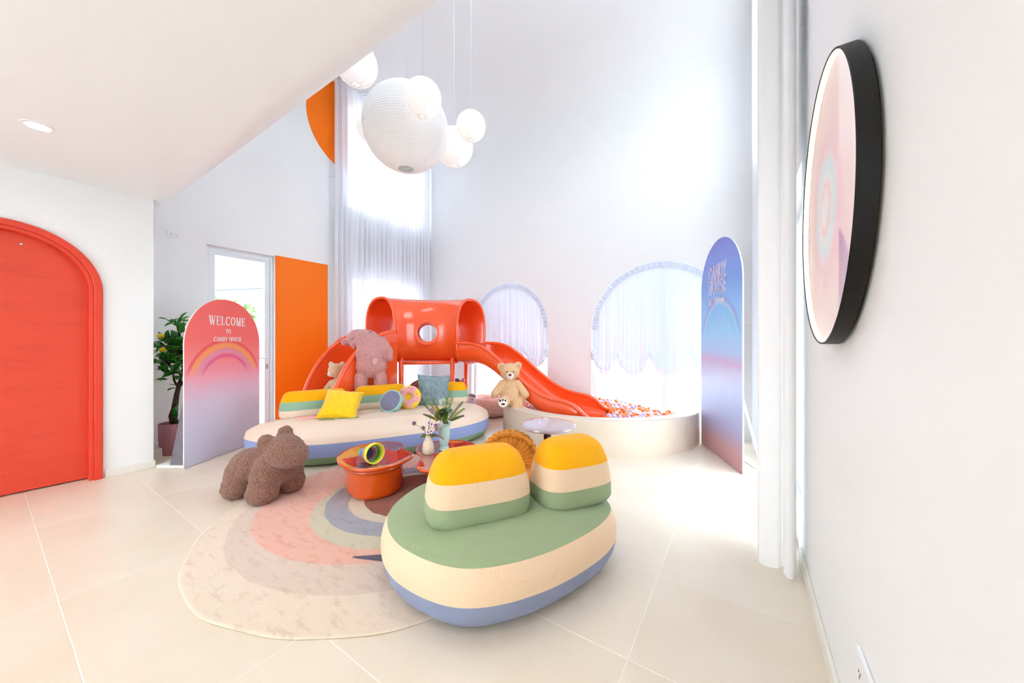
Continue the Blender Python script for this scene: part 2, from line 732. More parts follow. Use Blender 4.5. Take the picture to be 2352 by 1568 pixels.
tag(plate('ceiling_panel', SKYB, [rect(SKY[0], SKY[1], SKY[2], SKY[3] - .1)], .005, lambda u, v, w: (u, v, ZC + w), WHITE), 'high ceiling strip around the added skylight', kind='structure')
tag(plate('ceiling_roof', rect(XL - .3, XR + .3, YF - .3, YB + .3), [rect(SKY[0], SKY[1], SKY[2], SKY[3] - .1)], .2, lambda u, v, w: (u, v, ZC + .01 + w), WHITE), 'flat roof slab with an added skylight', kind='structure')

# ---- baseboards
CREAMB = mat('cream_baseboard', (0.82, 0.79, 0.72), 0.4)
tag(boxo('baseboard_right', XR - .014, XR, YF, 2.61, 0, .075, CREAMB, None, .003), 'cream baseboard along right wall', kind='structure')
tag(boxo('baseboard_entry', XE, XE + .014, .65, YE + .012, 0, .07, CREAMB, None, .003), 'cream baseboard beside red door', kind='structure')
tag(boxo('baseboard_return', XL, XE + .012, YE, YE + .012, 0, .07, CREAMB, None, .003), 'cream baseboard on wall end', kind='structure')
tag(boxo('baseboard_left', XL, XL + .014, YE + .012, DY0 - .01, 0, .075, TRIMW, None, .003), 'white baseboard behind the lemon tree', kind='structure')

# ---- painted orange panel and circle on the left wall
ORANGE = mat('orange_wall_paint', '#FF7A05', 0.5, 0.3)
tag(boxo('trim_1', XL, XL + .006, DY1 + .002, 3.185, 0, 2.52, ORANGE), 'orange painted panel between glass door and curtain', kind='structure')
cc, cr = (3.66, 4.97), 0.815
pts = [(cc[0] + cr * math.cos(2 * PI * i / 96), cc[1] + cr * math.sin(2 * PI * i / 96)) for i in range(96)]
pts = [(u, min(v, ZC - .02)) for u, v in pts if u < 4.3 or True]
half = [(u, v) for u, v in pts if u <= 3.6]
half = sorted(half, key=lambda p: math.atan2(p[1] - cc[1], -(p[0] - cc[0])))
tag(plate('trim_2', half, [], .006, lambda u, v, w: (XL + .006 - w, u, v), ORANGE), 'orange painted circle high on the left wall', kind='structure')

# ---- red arched door
REDM = None
k = NT('red_door_laminate')
f = k.noise(k.coord(), 3.0, 5, 0.6)
g = k.n('ShaderNodeMapping'); g.inputs['Scale'].default_value = (1, 1, 5)
k.l(k.coord(), g.inputs[0])
f2 = k.noise(g.outputs[0], 2.5, 4, 0.6)
k.l(k.mix(k.math('MULTIPLY', k.smooth(f2, 0.5, 0.75), 0.4), hexc('#DC452D'), hexc('#BF3825')), k.b.inputs['Base Color'])
k.b.inputs['Roughness'].default_value = 0.42
REDM = k.m
REDF = mat('red_door_frame_paint', '#E0412A', 0.35, 0.45)
d1 = tag(thing('door_1', 'red arched door in the entry wall', None), kind='structure')
XEf = lambda off: (lambda u, v, w: (XE + off - w, u, v))
ro, ri = 0.535, 0.455
outer = arch(RD[0], ro, RD[2], 0.0)
inner = arch(RD[0], ri, RD[2], 0.0)
def arch_band(name, ro, ri, x1, x0, m, parent, bev=0.006):
    """arched frame member between two radii, from x0 (back) to x1 (front)"""
    verts, faces = [], []
    N = 49
    prof = [(ri, x0), (ri, x1 - bev), (ri + bev, x1), (ro - bev, x1), (ro, x1 - bev), (ro, x0)]
    path = [('s', 0, -1)] + [('a', PI * i / (N - 1), 0) for i in range(N)] + [('s', 0, 1)]
    for kind, a, sgn in path:
        for r, x in prof:
            if kind == 's':
                verts.append((x, RD[0] + (-sgn) * r * -1 * -1, 0.0))
            else:
                verts.append((x, RD[0] + r * math.cos(a), RD[2] + r * math.sin(a)))
    K = len(prof)
    for i in range(len(path) - 1):
        for q in range(K):
            p = (q + 1) % K
            faces.append((i * K + q, i * K + p, (i + 1) * K + p, (i + 1) * K + q))
    bm = bmesh.new(); bm.from_mesh(meshd(verts, faces))
    return bm_obj(name, bm, m, parent, auto=0.5)
arch_band('door_frame', ro, ri + .028, XE + .03, XE - .16, REDF, d1)
arch_band('door_stop', ri + .03, ri, XE + .012, XE - .16, REDF, d1, .004)
lf = plate('door_leaf', arch(RD[0], ri + .004, RD[2], 0.012), [], .04, XEf(-.075), REDM, d1, auto=0.5)
lathe('peephole', [(0, .006), (.008, .005), (.009, 0)], 16, mat('peephole_steel', '#c8c8c8', .3, metal=1), lf, (XE - .075, .20, 2.06), (0, PI / 2, 0))

# ---- glass door in the left wall
d2 = tag(thing('door_2', 'white framed glass door in left wall', None), kind='structure')
xi = XL - .09
def frame_rect(name, y0, y1, z0, z1, w, xa, xb, m, parent, bottom=True):
    lo = rect(y0, y1, z0, z1)
    if bottom:
        return plate(name, lo, [rect(y0 + w, y1 - w, z0 + w, z1 - w)], xa - xb, lambda u, v, ww: (xa - ww, u, v), m, parent)
    ou = [(y0, z0), (y0 + w, z0), (y0 + w, z1 - w), (y1 - w, z1 - w), (y1 - w, z0), (y1, z0), (y1, z1), (y0, z1)]
    return plate(name, ou, [], xa - xb, lambda u, v, ww: (xa - ww, u, v), m, parent)
frame_rect('door_frame', DY0 + .002, DY1 - .002, 0.0, DZ - .002, .035, XL - .06, XL - .14, ALU, d2, False)
lf = frame_rect('door_leaf', DY0 + .042, DY1 - .042, 0.01, DZ - .045, .062, XL - .075, XL - .115, ALU, d2)
boxo('pane', XL - .098, XL - .092, DY0 + .10, DY1 - .10, .07, DZ - .105, GLASS, lf)
boxo('threshold', XL - .2, XL - .001, DY0 + .003, DY1 - .003, -.02, .008, ALU, d2)
hm = mat('satin_handle', '#b9bdc2', .3, metal=.9)
hd = boxo('handle', XL - .05, XL - .035, DY1 - .20, DY1 - .07, 1.005, 1.025, ALU, lf, .004)
boxo('handle_post', XL - .076, XL - .04, DY1 - .084, DY1 - .068, 1.007, 1.023, ALU, lf, .002)
boxo('lock_plate', XL - .076, XL - .07, DY1 - .092, DY1 - .06, .86, .93, hm, lf, .002)

# ---- arched windows
def arched_window(name, W, label, mull, transom):
    c, r, s = W
    w = tag(thing(name, label, None), kind='structure')
    ya = YB + .09
    plate('window_frame', arch(c, r - .001, s, 0.031), [arch(c, r - .055, s, 0.085)], .05, lambda u, v, q: (u, ya + q, v), ALU, w)
    for x in mull:
        boxo('mullion', x - .028, x + .028, ya + .002, ya + .048, .05, s + math.sqrt(max(0, (r - .03) ** 2 - (x - c) ** 2)), ALU, w)
    boxo('transom', c - r + .03, c + r - .03, ya + .005, ya + .045, transom - .006, transom + .006, ALU, w)
    xs = [c - r + .056] + list(mull) + [c + r - .056]
    for a, b in zip(xs[:-1], xs[1:]):
        a2, b2 = a + .03 * (a in mull), b - .03 * (b in mull)
        R = r - .05
        top = []
        for i in range(25):
            x = b2 + (a2 - b2) * i / 24
            top.append((x, s + math.sqrt(max(0, R * R - (x - c) ** 2))))
        plate('pane', [(a2, .08), (b2, .08)] + top, [], .006, lambda u, v, q: (u, ya + .022 + q, v), GLASS, w)
    return w
arched_window('window_1', W1, 'left arched window behind the slide', [-3.64 + .0], 1.06)
arched_window('window_2', W2, 'right arched window behind the ball pit', [-.955], 1.06)

def flat_window(name, label, a, xf, rows=1, cols=2):
    y0, y1, z0, z1 = a
    w = tag(thing(name, label, None), kind='structure')
    hs = []
    t = .05
    cw = (y1 - y0 - t * (cols + 1)) / cols
    rh = (z1 - z0 - t * (rows + 1)) / rows
    for i in range(cols):
        for j in range(rows):
            hs.append(rect(y0 + t + i * (cw + t), y0 + t + i * (cw + t) + cw, z0 + t + j * (rh + t), z0 + t + j * (rh + t) + rh))
    plate('window_frame', rect(y0 + .001, y1 - .001, z0 + .001, z1 - .001), hs, .05, lambda u, v, q: xf(u, v, .1 + q), ALU, w)
    for h in hs:
        plate('pane', h, [], .006, lambda u, v, q: xf(u, v, .122 + q), GLASS, w)
    return w
flat_window('window_3', 'lower window behind the tall sheer curtain', LW[0], XLf)
flat_window('window_4', 'upper window behind the tall sheer curtain', LW[1], XLf)
flat_window('window_5', 'lower window beside the blue board', RW[0], XRf, 1, 2)
flat_window('added_window_6', 'added unseen upper window on the right wall', RW[1], XRf)  # out of view, added to brighten the back wall
flat_window('added_window_7', 'added front glazing behind the viewer, for daylight', (-4.2, -0.4, .05, 2.45), lambda u, v, w: (u, YF - w, v), 1, 4)

flat_window('added_skylight', 'added unseen skylight in the high ceiling, for daylight', (SKY[0], SKY[1], SKY[2], SKY[3] - .1), lambda u, v, w: (u, v, ZC + w), 1, 3)

# ---- outside
tag(boxo('ground', -40, 40, -40, 40, -.35, -.12, mat('pale_concrete_terrace', (0.62, 0.63, 0.63), .8)), 'pale concrete terrace outside', kind='structure')
FENCE = mat('white_fence_paint', (0.8, 0.83, 0.86), .5)
fn = thing('fence', 'white slatted fence outside the glass door', 'fence', (-9.2, 0, -.12))
for i in range(34):
    boxo('slat', -.015, .015, .2 + i * .16, .2 + i * .16 + .13, 0, 1.74, FENCE, fn) if i == 0 else link('slat', bpy.data.objects['slat'].data, None, fn, (0, i * .16, 0))
boxo('rail', -.05, -.018, .2, 5.62, .3, .38, FENCE, fn); boxo('rail', -.05, -.018, .2, 5.62, 1.25, 1.33, FENCE, fn)
cn = thing('canopy', 'white flat canopy above the glass door outside', 'canopy', (XL - .2, 0, 2.58))
boxo('slab', -1.05, 0.0, .9, 2.55, .0, .16, FENCE, cn, .01)
boxo('fascia', -1.07, -1.05, .9, 2.55, -.02, .18, FENCE, cn)

LEAFO = mat('pale_sunlit_foliage', '#A9D08E', .7, .2, var=.3, vscale=4)
BARK = mat('grey_bark', '#8a7d6c', .9, .1, var=.3, vscale=20)
def far_tree(name, label, loc, h, r, seed):
    rg = np.random.default_rng(seed)
    t = thing(name, label, 'tree', loc)
    tube('trunk', [(0, 0, 0), (.1, .05, h * .35), (.0, .1, h * .6), (.1, 0, h * .85)], [.16, .13, .1, .04], BARK, t)
    tube('branch', [(0, .1, h * .5), (.3, .6, h * .7), (.3, .9, h * .8)], [.08, .05, .02], BARK, t, 6)
    tube('branch', [(0, .1, h * .45), (-.2, -.5, h * .65), (-.2, -.9, h * .75)], [.08, .05, .02], BARK, t, 6)
    V, Fc = [], []
    for i in range(2600):
        u = rg.normal(size=3); u /= np.linalg.norm(u)
        cl = rg.integers(0, 9)
        cg = np.random.default_rng(seed * 50 + int(cl))
        cpos = np.array([cg.uniform(-.5, .5) * r, cg.uniform(-.8, .8) * r, h * .72 + cg.uniform(-.5, .55) * r])
        p = cpos + u * r * .5 * rg.random() ** .4
        a = rg.normal(size=3); a /= np.linalg.norm(a); b = np.cross(a, u); b /= np.linalg.norm(b) + 1e-6
        L = .11
        V += [p - a * L, p + b * L * .45, p + a * L, p - b * L * .45]
        q = 4 * i; Fc.append((q, q + 1, q + 2, q + 3))
    tag(obj('foliage', V, Fc, LEAFO, t), kind='stuff')
far_tree('garden_tree', 'pale green leafy tree beyond the fence, seen through glass door', (-13.5, 4.2, -.12), 2.9, .85, 3)
far_tree('garden_tree', 'shorter rounded green tree at the glass door right edge', (-14.5, 6.4, -.12), 2.6, .9, 5)
CABLE = mat('grey_cable', '#5b6570', .7)
for z, tilt, lb in ((2.733, .22, 'upper overhead cable seen through the glass door'), (2.575, .175, 'thick middle overhead cable seen through the glass door'), (2.406, .21, 'lowest overhead cable seen through the glass door')):
    tag(tube('overhead_cable', [(-11.5, -2 + i * 1.0, z + tilt * (-2 + i - 3.37)) for i in range(13)], .009 if z != 2.575 else .016, CABLE, None, 6), lb, 'cable', 'overhead cables outside')
cur = tag(boxo('pool_curb', -3.6, .8, 7.0, 7.25, -.12, .18, mat('pale_blue_mosaic', '#cfe6f2', .3, var=.08, vscale=60), None, .01), 'low pale blue tiled curb outside arched window', 'curb')

# ---- ceiling downlights
LENS = mat('warm_lamp_lens', '#fff2e0', .5, emit='#ffe9d0', estr=9.0)
for i, (x, y, lb) in enumerate([(-3.845, .218, 'round recessed ceiling downlight above the red door'), (-2.224, .1, 'round recessed downlight at the top edge of the low ceiling'),
                                (-.6, .1, 'round recessed downlight over the viewer'), (-3.845, -1.6, 'rear recessed downlight by the entry wall'), (-2.224, -1.6, 'rear recessed downlight in the middle'), (-.6, -1.6, 'rear recessed downlight by the right wall')]):
    t = thing('ceiling_downlight', lb, 'downlight', (x, y, ZL), 0, 'recessed ceiling downlights')
    lathe('trim_ring', [(.052, -.001), (.055, -.006), (.07, -.005), (.073, 0.0)], 40, TRIMW, t, close=False)
    lathe('lens', [(0, -.003), (.052, -.002)], 40, LENS, t, close=False)
    ld = bpy.data.lights.new('downlight_lamp', 'SPOT')
    ld.energy = 3; ld.spot_size = math.radians(140); ld.spot_blend = 1.0; ld.shadow_soft_size = .05; ld.color = (1, .84, .68)
    lo = bpy.data.objects.new('downlight_lamp', ld); COL.objects.link(lo); lo.parent = t; lo.location = (0, 0, -.02)
#@@OBJECTS
# ================================================================== OBJECTS
M_GREEN = weave('sage_green_knit', '#9BAC86')
M_CREAM = weave('cream_knit', '#F3D5B2', 1.08)
M_BLUE = weave('grey_blue_knit', '#8E97B4')
M_YEL = weave('sunflower_knit', '#FFB508', 1.12)
M_MINT = weave('mint_knit', '#96BCA2')
M_CREAM2 = weave('pale_cream_knit', '#F2DCC6', 1.06)
M_BLUE2 = weave('periwinkle_knit', '#95A6D6', 1.15)
M_GREEN2 = weave('moss_knit', '#84A07A')
ZR = .0105


def pebble_sofa(name, label, outline, bands, parent_loc=(0, 0, 0)):
    """bands: list of (part name, material, profile). all in world coordinates of the sofa's base"""
    c = np.mean(outline, 0)
    t = thing(name, label, 'sofa', (c[0], c[1], ZR))
    O = resample(np.array(outline) - c, 120)
    for i, (pn, m, prof) in enumerate(bands):
        loft(pn, pebble_rings(O, prof), m, t, cap0=(i == 0), cap1=(i == len(bands) - 1), uv='top' if pn == 'seat' else 'side')
    return t


def seat_prof(z0, i0, z1):
    out = []
    for j in range(34):
        t = j / 33
        ins = i0 + (.95 - i0) * t ** 2.0
        out.append((z0 + (z1 - z0) * (1 - (1 - min(1, (ins - i0) / .42)) ** 3.2), ins))
    return out


def sup(a, b, e, n=72):
    out = []
    for i in range(n):
        t = 2 * PI * i / n
        cs, sn = math.cos(t), math.sin(t)
        out.append((a * abs(cs) ** (2 / e) * (1 if cs > 0 else -1), b * abs(sn) ** (2 / e) * (1 if sn > 0 else -1)))
    return resample(np.array(out), n)


def backrest(sofa, x, y, z, rz, a, b, h, cols, e=3.4, zs=(0.32, 0.63), bulge=.02, taper=.035):
    """soft three-band back cushion: lowest band is the part, upper bands its sub-parts"""
    c = Vector(sofa.location)
    def ins(q):
        low = .035 * max(0, 1 - q / .10) ** 2
        u = max(0, (q - .52) / .48)
        top = (b - taper * .6) * .94 * (1 - max(0, 1 - u ** 2.3) ** (1 / 2.5))
        return low + taper * min(q, .6) - bulge * math.sin(PI * min(1, q / .75)) * .6 + top
    qs = [[0, .02, .05, .1, .18, .25, zs[0]], [zs[0], .4, .5, zs[1]], [zs[1], .66, .72, .78, .83, .87, .905, .935, .96, .978, .99, .997, 1.0]]
    par = None
    for names, col, q in zip(('backrest', 'middle_band', 'top_band'), cols, qs):
        rg = []
        for u in q:
            O = sup(a - ins(u), b - ins(u), e)
            rg.append(np.c_[O, np.full(len(O), h * u)])
        o = loft(names, rg, col, sofa if par is None else par, cap0=(par is None), cap1=(names == 'top_band'), uv='side')
        for ci in (41, 7):
            sp_ = [tuple(r[ci]) for r in rg]
            tube('seam', sp_, .0016, col, par or o, 5)
        if par is None:
            o.location = (x - c.x, y - c.y, z)
            o.rotation_euler = (0, 0, rz)
            par = o
    return par


# ---- front sofa
fo = catmull([(-1.60, 1.18), (-1.32, 1.065), (-.98, 1.11), (-.745, 1.38), (-.61, 1.78), (-.64, 2.06), (-.86, 2.20), (-1.22, 2.12), (-1.60, 1.98), (-1.82, 1.72), (-1.77, 1.40)], 16)
front = pebble_sofa('pebble_sofa', 'large pebble sofa with green seat, cream and grey-blue bands, in the foreground', fo, [
    ('base_band', M_BLUE, [(0.0, .11), (.006, .075), (.02, .05), (.05, .022), (.08, .007), (.11, -.001), (.14, -.006)]),
    ('middle_band', M_CREAM, [(.14, -.006), (.17, -.008), (.20, -.007), (.23, -.001), (.26, .010), (.285, .024)]),
    ('seat', M_GREEN, seat_prof(.285, .024, .338))])
M_T = (M_GREEN, M_CREAM, M_YEL)
backrest(front, -1.205, 1.495, .312, math.radians(56), .278, .165, .365, M_T)
backrest(front, -.868, 1.945, .312, math.radians(58), .232, .165, .37, M_T)

# ---- long sofa
bo = catmull([(-4.40, 1.55), (-4.05, 1.555), (-3.62, 1.72), (-3.36, 2.0), (-3.10, 2.45), (-2.83, 3.05), (-2.80, 3.60), (-3.02, 3.93), (-3.38, 3.98), (-3.74, 3.62), (-4.05, 3.0), (-4.28, 2.35), (-4.47, 1.82)], 14)
back = pebble_sofa('pebble_sofa', 'long curved sofa with cream seat and periwinkle and moss bands, in front of the slide', bo, [
    ('base_band', M_GREEN2, [(0.0, .12), (.008, .085), (.03, .05), (.07, .02), (.10, .006)]),
    ('middle_band', M_BLUE2, [(.10, .006), (.14, -.004), (.18, -.008), (.235, -.005)]),
    ('seat', M_CREAM2, [(.235, -.005), (.27, .004)] + seat_prof(.30, .018, .398))])
M_B = (M_CREAM2, M_MINT, M_YEL)
backrest(back, -4.225, 2.20, .375, math.radians(70), .365, .125, .30, M_B, 3.6)
backrest(back, -4.00, 2.93, .375, math.radians(68), .345, .12, .30, M_B, 3.6)
backrest(back, -3.53, 3.62, .375, math.radians(43), .34, .12, .30, M_B, 3.6)


# ---- rug
def rug_mat():
    k = NT('rainbow_rug_pile')
    v = k.coord()
    wob = k.noise(v, 6, 3)
    s = k.sep(v)
    def dist(cx, cy):
        dx = k.math('SUBTRACT', s[0], cx); dy = k.math('SUBTRACT', s[1], cy)
        d = k.math('SQRT', k.math('ADD', k.math('MULTIPLY', dx, dx), k.math('MULTIPLY', dy, dy)))
        return k.math('ADD', d, k.math('MULTIPLY', k.math('SUBTRACT', wob, .5), .03))
    cx, cy = -2.21, 1.76
    col = hexc('#E3D2BE')
    for (rx, ry, r, c) in [(-2.30, 1.86, 1.09, '#D8C4B4'), (-2.42, 1.90, .95, '#E3B09E'), (-2.22, 1.89, .69, '#C9C2A8'), (-2.27, 1.95, .625, '#9B9CA6'), (-2.28, 1.95, .46, '#CDC1AA'), (-2.24, 2.0, .41, '#8A4A35')]:
        m = k.smooth(dist(rx - cx, ry - cy), r + .004, r - .004)
        col = k.mix(m, col, hexc(c))
    # dark navy wedge
    a = k.math('ADD', k.math('MULTIPLY', s[0], .77), k.math('MULTIPLY', s[1], .64))
    w = k.math('SUBTRACT', k.math('MULTIPLY', s[0], .64), k.math('MULTIPLY', s[1], .77))
    inw = k.math('MULTIPLY', k.smooth(w, .63, .635), k.smooth(k.math('SUBTRACT', w, k.math('MULTIPLY', k.math('ADD', a, .10), .30)), .655, .65))
    inw = k.math('MULTIPLY', inw, k.smooth(a, -.12, -.11))
    col = k.mix(inw, col, hexc('#5A5468'))
    # tufted pile flecks
    g = k.n('ShaderNodeMapping'); g.inputs['Scale'].default_value = (1, 2.6, 1); g.inputs['Rotation'].default_value = (0, 0, -.55)
    k.l(v, g.inputs[0])
    p = k.noise(g.outputs[0], 9, 4, .6)
    dk = k.mix(1.0, col, col)
    hsv = k.n('ShaderNodeHueSaturation'); hsv.inputs['Value'].default_value = .80; hsv.inputs['Saturation'].default_value = 1.25
    k.l(col, hsv.inputs['Color'])
    fine = k.noise(v, 260, 2)
    c2 = k.mix(k.math('MULTIPLY', k.smooth(p, .50, .70), .62), col, hsv.outputs[0])
    k.l(c2, k.b.inputs['Base Color'])
    k.b.inputs['Roughness'].default_value = .95
    k.b.inputs['Specular IOR Level'].default_value = .1
    k.b.inputs['Sheen Weight'].default_value = .25
    hgt = k.math('ADD', k.math('MULTIPLY', p, .6), k.math('MULTIPLY', fine, .35))
    k.bump(hgt, .6, .01)
    return k.m


N = 160
ro = []
for i in range(N):
    a = 2 * PI * i / N
    r = 1.205 + .006 * math.sin(7 * a) + .004 * math.sin(17 * a + 1)
    ro.append((r * math.cos(a), r * math.sin(a)))
rug_t = loft('round_rug', pebble_rings(np.array(ro), [(0.0, .0), (.004, -.004), (.0075, -.001), (.0095, .006), (.010, .015), (.010, .5), (.010, .9)], .25), rug_mat(), None, True, True)
rug_t.location = (-2.21, 1.76, 0)
tag(rug_t, 'round rug with pastel rainbow rings under the orange tables', 'rug')


# ---- animal pouf (boucle)
BOUC = None
k = NT('brown_boucle')
f = k.n('ShaderNodeTexVoronoi', feature='SMOOTH_F1'); f.inputs['Scale'].default_value = 190
k.l(k.coord(), f.inputs['Vector'])
g = k.noise(k.coord(), 130, 3)
k.l(k.mix(k.smooth(f.outputs['Distance'], .15, .6), hexc('#B08877'), hexc('#80594C')), k.b.inputs['Base Color'])
k.b.inputs['Roughness'].default_value = .95; k.b.inputs['Specular IOR Level'].default_value = .1; k.b.inputs['Sheen Weight'].default_value = .25
h = k.math('SUBTRACT', k.math('MULTIPLY', g, .3), f.outputs['Distance'])
k.bump(h, .8, .012)
BOUC = k.m
po = thing('animal_pouf', 'brown boucle bear-shaped pouf standing at the rug edge', 'pouf', (-3.27, 1.27, ZR + .002))
L = lambda x, y, z: (x + 3.27, y - 1.27, z)
hd = np.array(L(-3.02, 1.335, .385))
pr = [ell(L(-3.40, 1.25, .225), (.165, .155, .135)), ell(L(-3.15, 1.33, .235), (.15, .155, .14)),
      cap(L(-3.42, 1.165, .17), L(-3.41, 1.15, .075), .098, .092), cap(L(-3.13, 1.235, .18), L(-3.115, 1.215, .075), .102, .095),
      cap(L(-3.18, 1.445, .17), L(-3.17, 1.445, .075), .095, .09), cap(L(-3.44, 1.36, .17), L(-3.44, 1.37, .075), .095, .09)]
leg_lo = [ell(L(-3.41, 1.15, .075), (.104, .104, .075)), ell(L(-3.115, 1.215, .075), (.107, .107, .075)), ell(L(-3.17, 1.445, .075), (.102, .102, .075)), ell(L(-3.44, 1.37, .075), (.10, .10, .075))]
pb = blobo('body', pr + leg_lo, .010, BOUC, po, .04, (.005, 55))
blobo('head', [ell(hd, (.125, .135, .125)), ell(hd + np.array([.055, .02, -.03]), (.115, .125, .10)), ell(hd + np.array([-.05, -.115, .085]), (.05, .058, .06)), ell(hd + np.array([-.045, .02, .13]), (.045, .055, .055))], .009, BOUC, po, .03, (.005, 55))

# ---- lacquered orange coffee tables
LAC = mat('orange_lacquer', '#DC5510', .16, .6, coat=.6)
k = NT('rosy_mirror_lacquer')
k.b.inputs['Base Color'].default_value = hexc('#BC6270'); k.b.inputs['Roughness'].default_value = .05
k.b.inputs['Metallic'].default_value = .72; k.b.inputs['Coat Weight'].default_value = 1.0; k.b.inputs['Coat Roughness'].default_value = .02
TOPM = k.m


def bean_table(label, outline, base, ztop, zb0=0.0):
    c = np.mean(outline, 0)
    t = thing('coffee_table', label, 'coffee table', (c[0], c[1], zb0), 0, 'orange lacquer coffee tables')
    O = resample(catmull(np.array(outline) - c, 16), 110)
    z = ztop - zb0
    loft('table_top', pebble_rings(O, [(z - .05, .10), (z - .047, .06), (z - .038, .025), (z - .024, .006), (z - .012, .0), (z - .004, .003), (z, .010)], .12), LAC, t, cap0=True)
    loft('top_surface', pebble_rings(O, [(z, .010), (z - .0015, .014), (z - .001, .05), (z - .001, .11), (z - .001, .5), (z - .001, .95)], .12), TOPM, t, cap1=True)
    B = resample(catmull(np.array(base) - c, 16), 90)
    loft('leg', pebble_rings(B, [(0, .03), (.006, .014), (.022, .004), (.045, 0), (z - .09, 0), (z - .06, -.008), (z - .046, -.03)]), LAC, t, True, True)
    return t


bean_table('orange coffee table with rosy top and toy cups, between bear pouf and sofa',
           [(-2.95, 1.74), (-2.74, 1.60), (-2.47, 1.58), (-2.33, 1.74), (-2.33, 1.97), (-2.40, 2.09), (-2.55, 2.13), (-2.74, 2.24), (-2.95, 2.17), (-3.03, 1.95)],
           [(-2.87, 1.76), (-2.68, 1.645), (-2.47, 1.65), (-2.37, 1.83), (-2.46, 2.02), (-2.70, 2.09), (-2.86, 1.98)], .285, ZR)
bean_table('orange coffee table with rosy top holding the two flower vases',
           [(-2.62, 2.36), (-2.50, 2.20), (-2.34, 2.12), (-2.24, 1.98), (-2.11, 1.90), (-1.93, 1.98), (-1.88, 2.18), (-1.95, 2.42), (-2.10, 2.62), (-2.33, 2.70), (-2.54, 2.60)],
           [(-2.42, 2.36), (-2.28, 2.20), (-2.10, 2.03), (-1.98, 2.12), (-2.02, 2.38), (-2.22, 2.56), (-2.40, 2.50)], .262, ZR)

# ---- stacking cups lying on the first table
def cups():
    t = thing('stacking_cup_toy', 'colourful nested ring cups lying on their side on orange table', 'toy', (-2.44, 1.735, .285))
    cols = [('#F3E24A', .083), ('#53B838', .071), ('#C98FA0', .060), ('#8E6BB0', .050), ('#5E8FC0', .041), ('#4FB9A4', .033)]
    R = Matrix.Rotation(math.radians(118), 4, 'Z') @ Matrix.Rotation(math.radians(90), 4, 'Y')
    yaw = math.radians(176)
    x = 0.0
    for i, (c, r) in enumerate(cols):
        m = mat('cup_plastic_' + c[1:], c, .35, .4)
        w = .034
        o = lathe('cup_ring', [(r - .010, w), (r - .008, 0.0), (r - .003, -.003), (r, 0.0), (r - .004, w), (r - .010, w)], 48, m, t, close=False)
        # cups rest on the table: centre line rises to each rim radius
        o.rotation_euler = (0, PI / 2, yaw)
        o.location = (math.cos(yaw) * x, math.sin(yaw) * x, r if i == 0 else .083 - (.083 - r) * .55)
        x += .034
cups()

# ---- side table with mauve top
t = thing('side_table', 'round side table with glossy mauve top and black stem', 'side table', (-1.40, 2.67, ZR))
MAUVE = mat('mauve_gloss_lacquer', '#B9A7AC', .07, .6, coat=1.0)
BLACK = mat('black_gloss_lacquer', '#0b0b0d', .15, .6, coat=.5)
lathe('table_top', [(0, .508), (.20, .508), (.228, .514), (.240, .527), (.238, .540), (.228, .547), (.20, .549), (0, .549)], 72, MAUVE, t)
lathe('stem', [(0, .02), (.035, .02), (.035, .05), (.028, .09), (.028, .40), (.033, .44), (.033, .49), (.06, .508)], 40, BLACK, t)
lathe('base', [(0, 0), (.16, 0), (.163, .008), (.15, .016), (.04, .024), (0, .026)], 56, BLACK, t)

# ---- mustard velvet seat
def velvet():
    k = NT('mustard_velvet')
    f = k.noise(k.coord(), 14, 3)
    k.l(k.mix(k.smooth(f, .3, .7), hexc('#B8690A'), hexc('#D88414')), k.b.inputs['Base Color'])
    k.b.inputs['Roughness'].default_value = .7; k.b.inputs['Sheen Weight'].default_value = .8
    k.b.inputs['Sheen Tint'].default_value = hexc('#F0A83A')
    return k.m
VEL = velvet()
t = thing('velvet_lounge_pouf', 'mustard velvet pleated pouf seat behind the foreground sofa', 'pouf', (-1.56, 2.33, ZR), math.radians(33))
def pleat(a, z): return 1 + .025 * abs(math.sin(a * 16)) ** .6
lathe('seat', [(0, 0), (.16, 0), (.195, .03), (.21, .10), (.205, .2), (.18, .26), (.10, .285), (0, .29)], 192, VEL, t, modr=pleat)
BZC = .295
def back_disc(u, v):
    a = 2 * PI * u
    # v: 0 centre front -> rim -> 1 centre back
    pts = [(0, -.06), (.10, -.075), (.17, -.07), (.2, -.062), (.218, -.05), (.232, -.02), (.234, .02), (.222, .05), (.2, .06), (.1, .07), (0, .065)]
    q = v * (len(pts) - 1); i = min(int(q), len(pts) - 2); w = q - i
    r = pts[i][0] * (1 - w) + pts[i + 1][0] * w; y = pts[i][1] * (1 - w) + pts[i + 1][1] * w
    pl = .5 + .5 * math.cos(a * 34)
    r *= 1 + .03 * (pl ** 1.5 - .5) * (r > .05)
    y += -.012 * pl * (r / .23) * (1 if y < 0 else -1)
    return (r * math.cos(a), y, BZC + r * math.sin(a))
bk = grid('backrest', 272, 33, back_disc, VEL, t, wrapu=True)
for yy, nm in ((-.058, 'piping'), (.058, 'piping')):
    path = []
    for i in range(160):
        a = 2 * PI * i / 160
        r = .222 + .006 * math.sin(a * 30)
        path.append((r * math.cos(a), yy + .004 * math.sin(a * 21), BZC + r * math.sin(a)))
    tube(nm, path, .0135, VEL, bk, 8, True)

# ---- ball pit bench
PITM = mat('cream_leatherette', '#DDCEBA', .5, .4, bump=(40, .05, .004))
PC, PR, PT, PH = (-1.82, 5.0), 1.36, .20, .39
t = thing('ball_pit_wall', 'low cream padded curved wall enclosing the ball pit', 'ball pit', (PC[0], PC[1], 0))
path = [(math.pi + 1e-3, .34)]
angs = []
secs = []
yb = YB - .005 - PC[1]
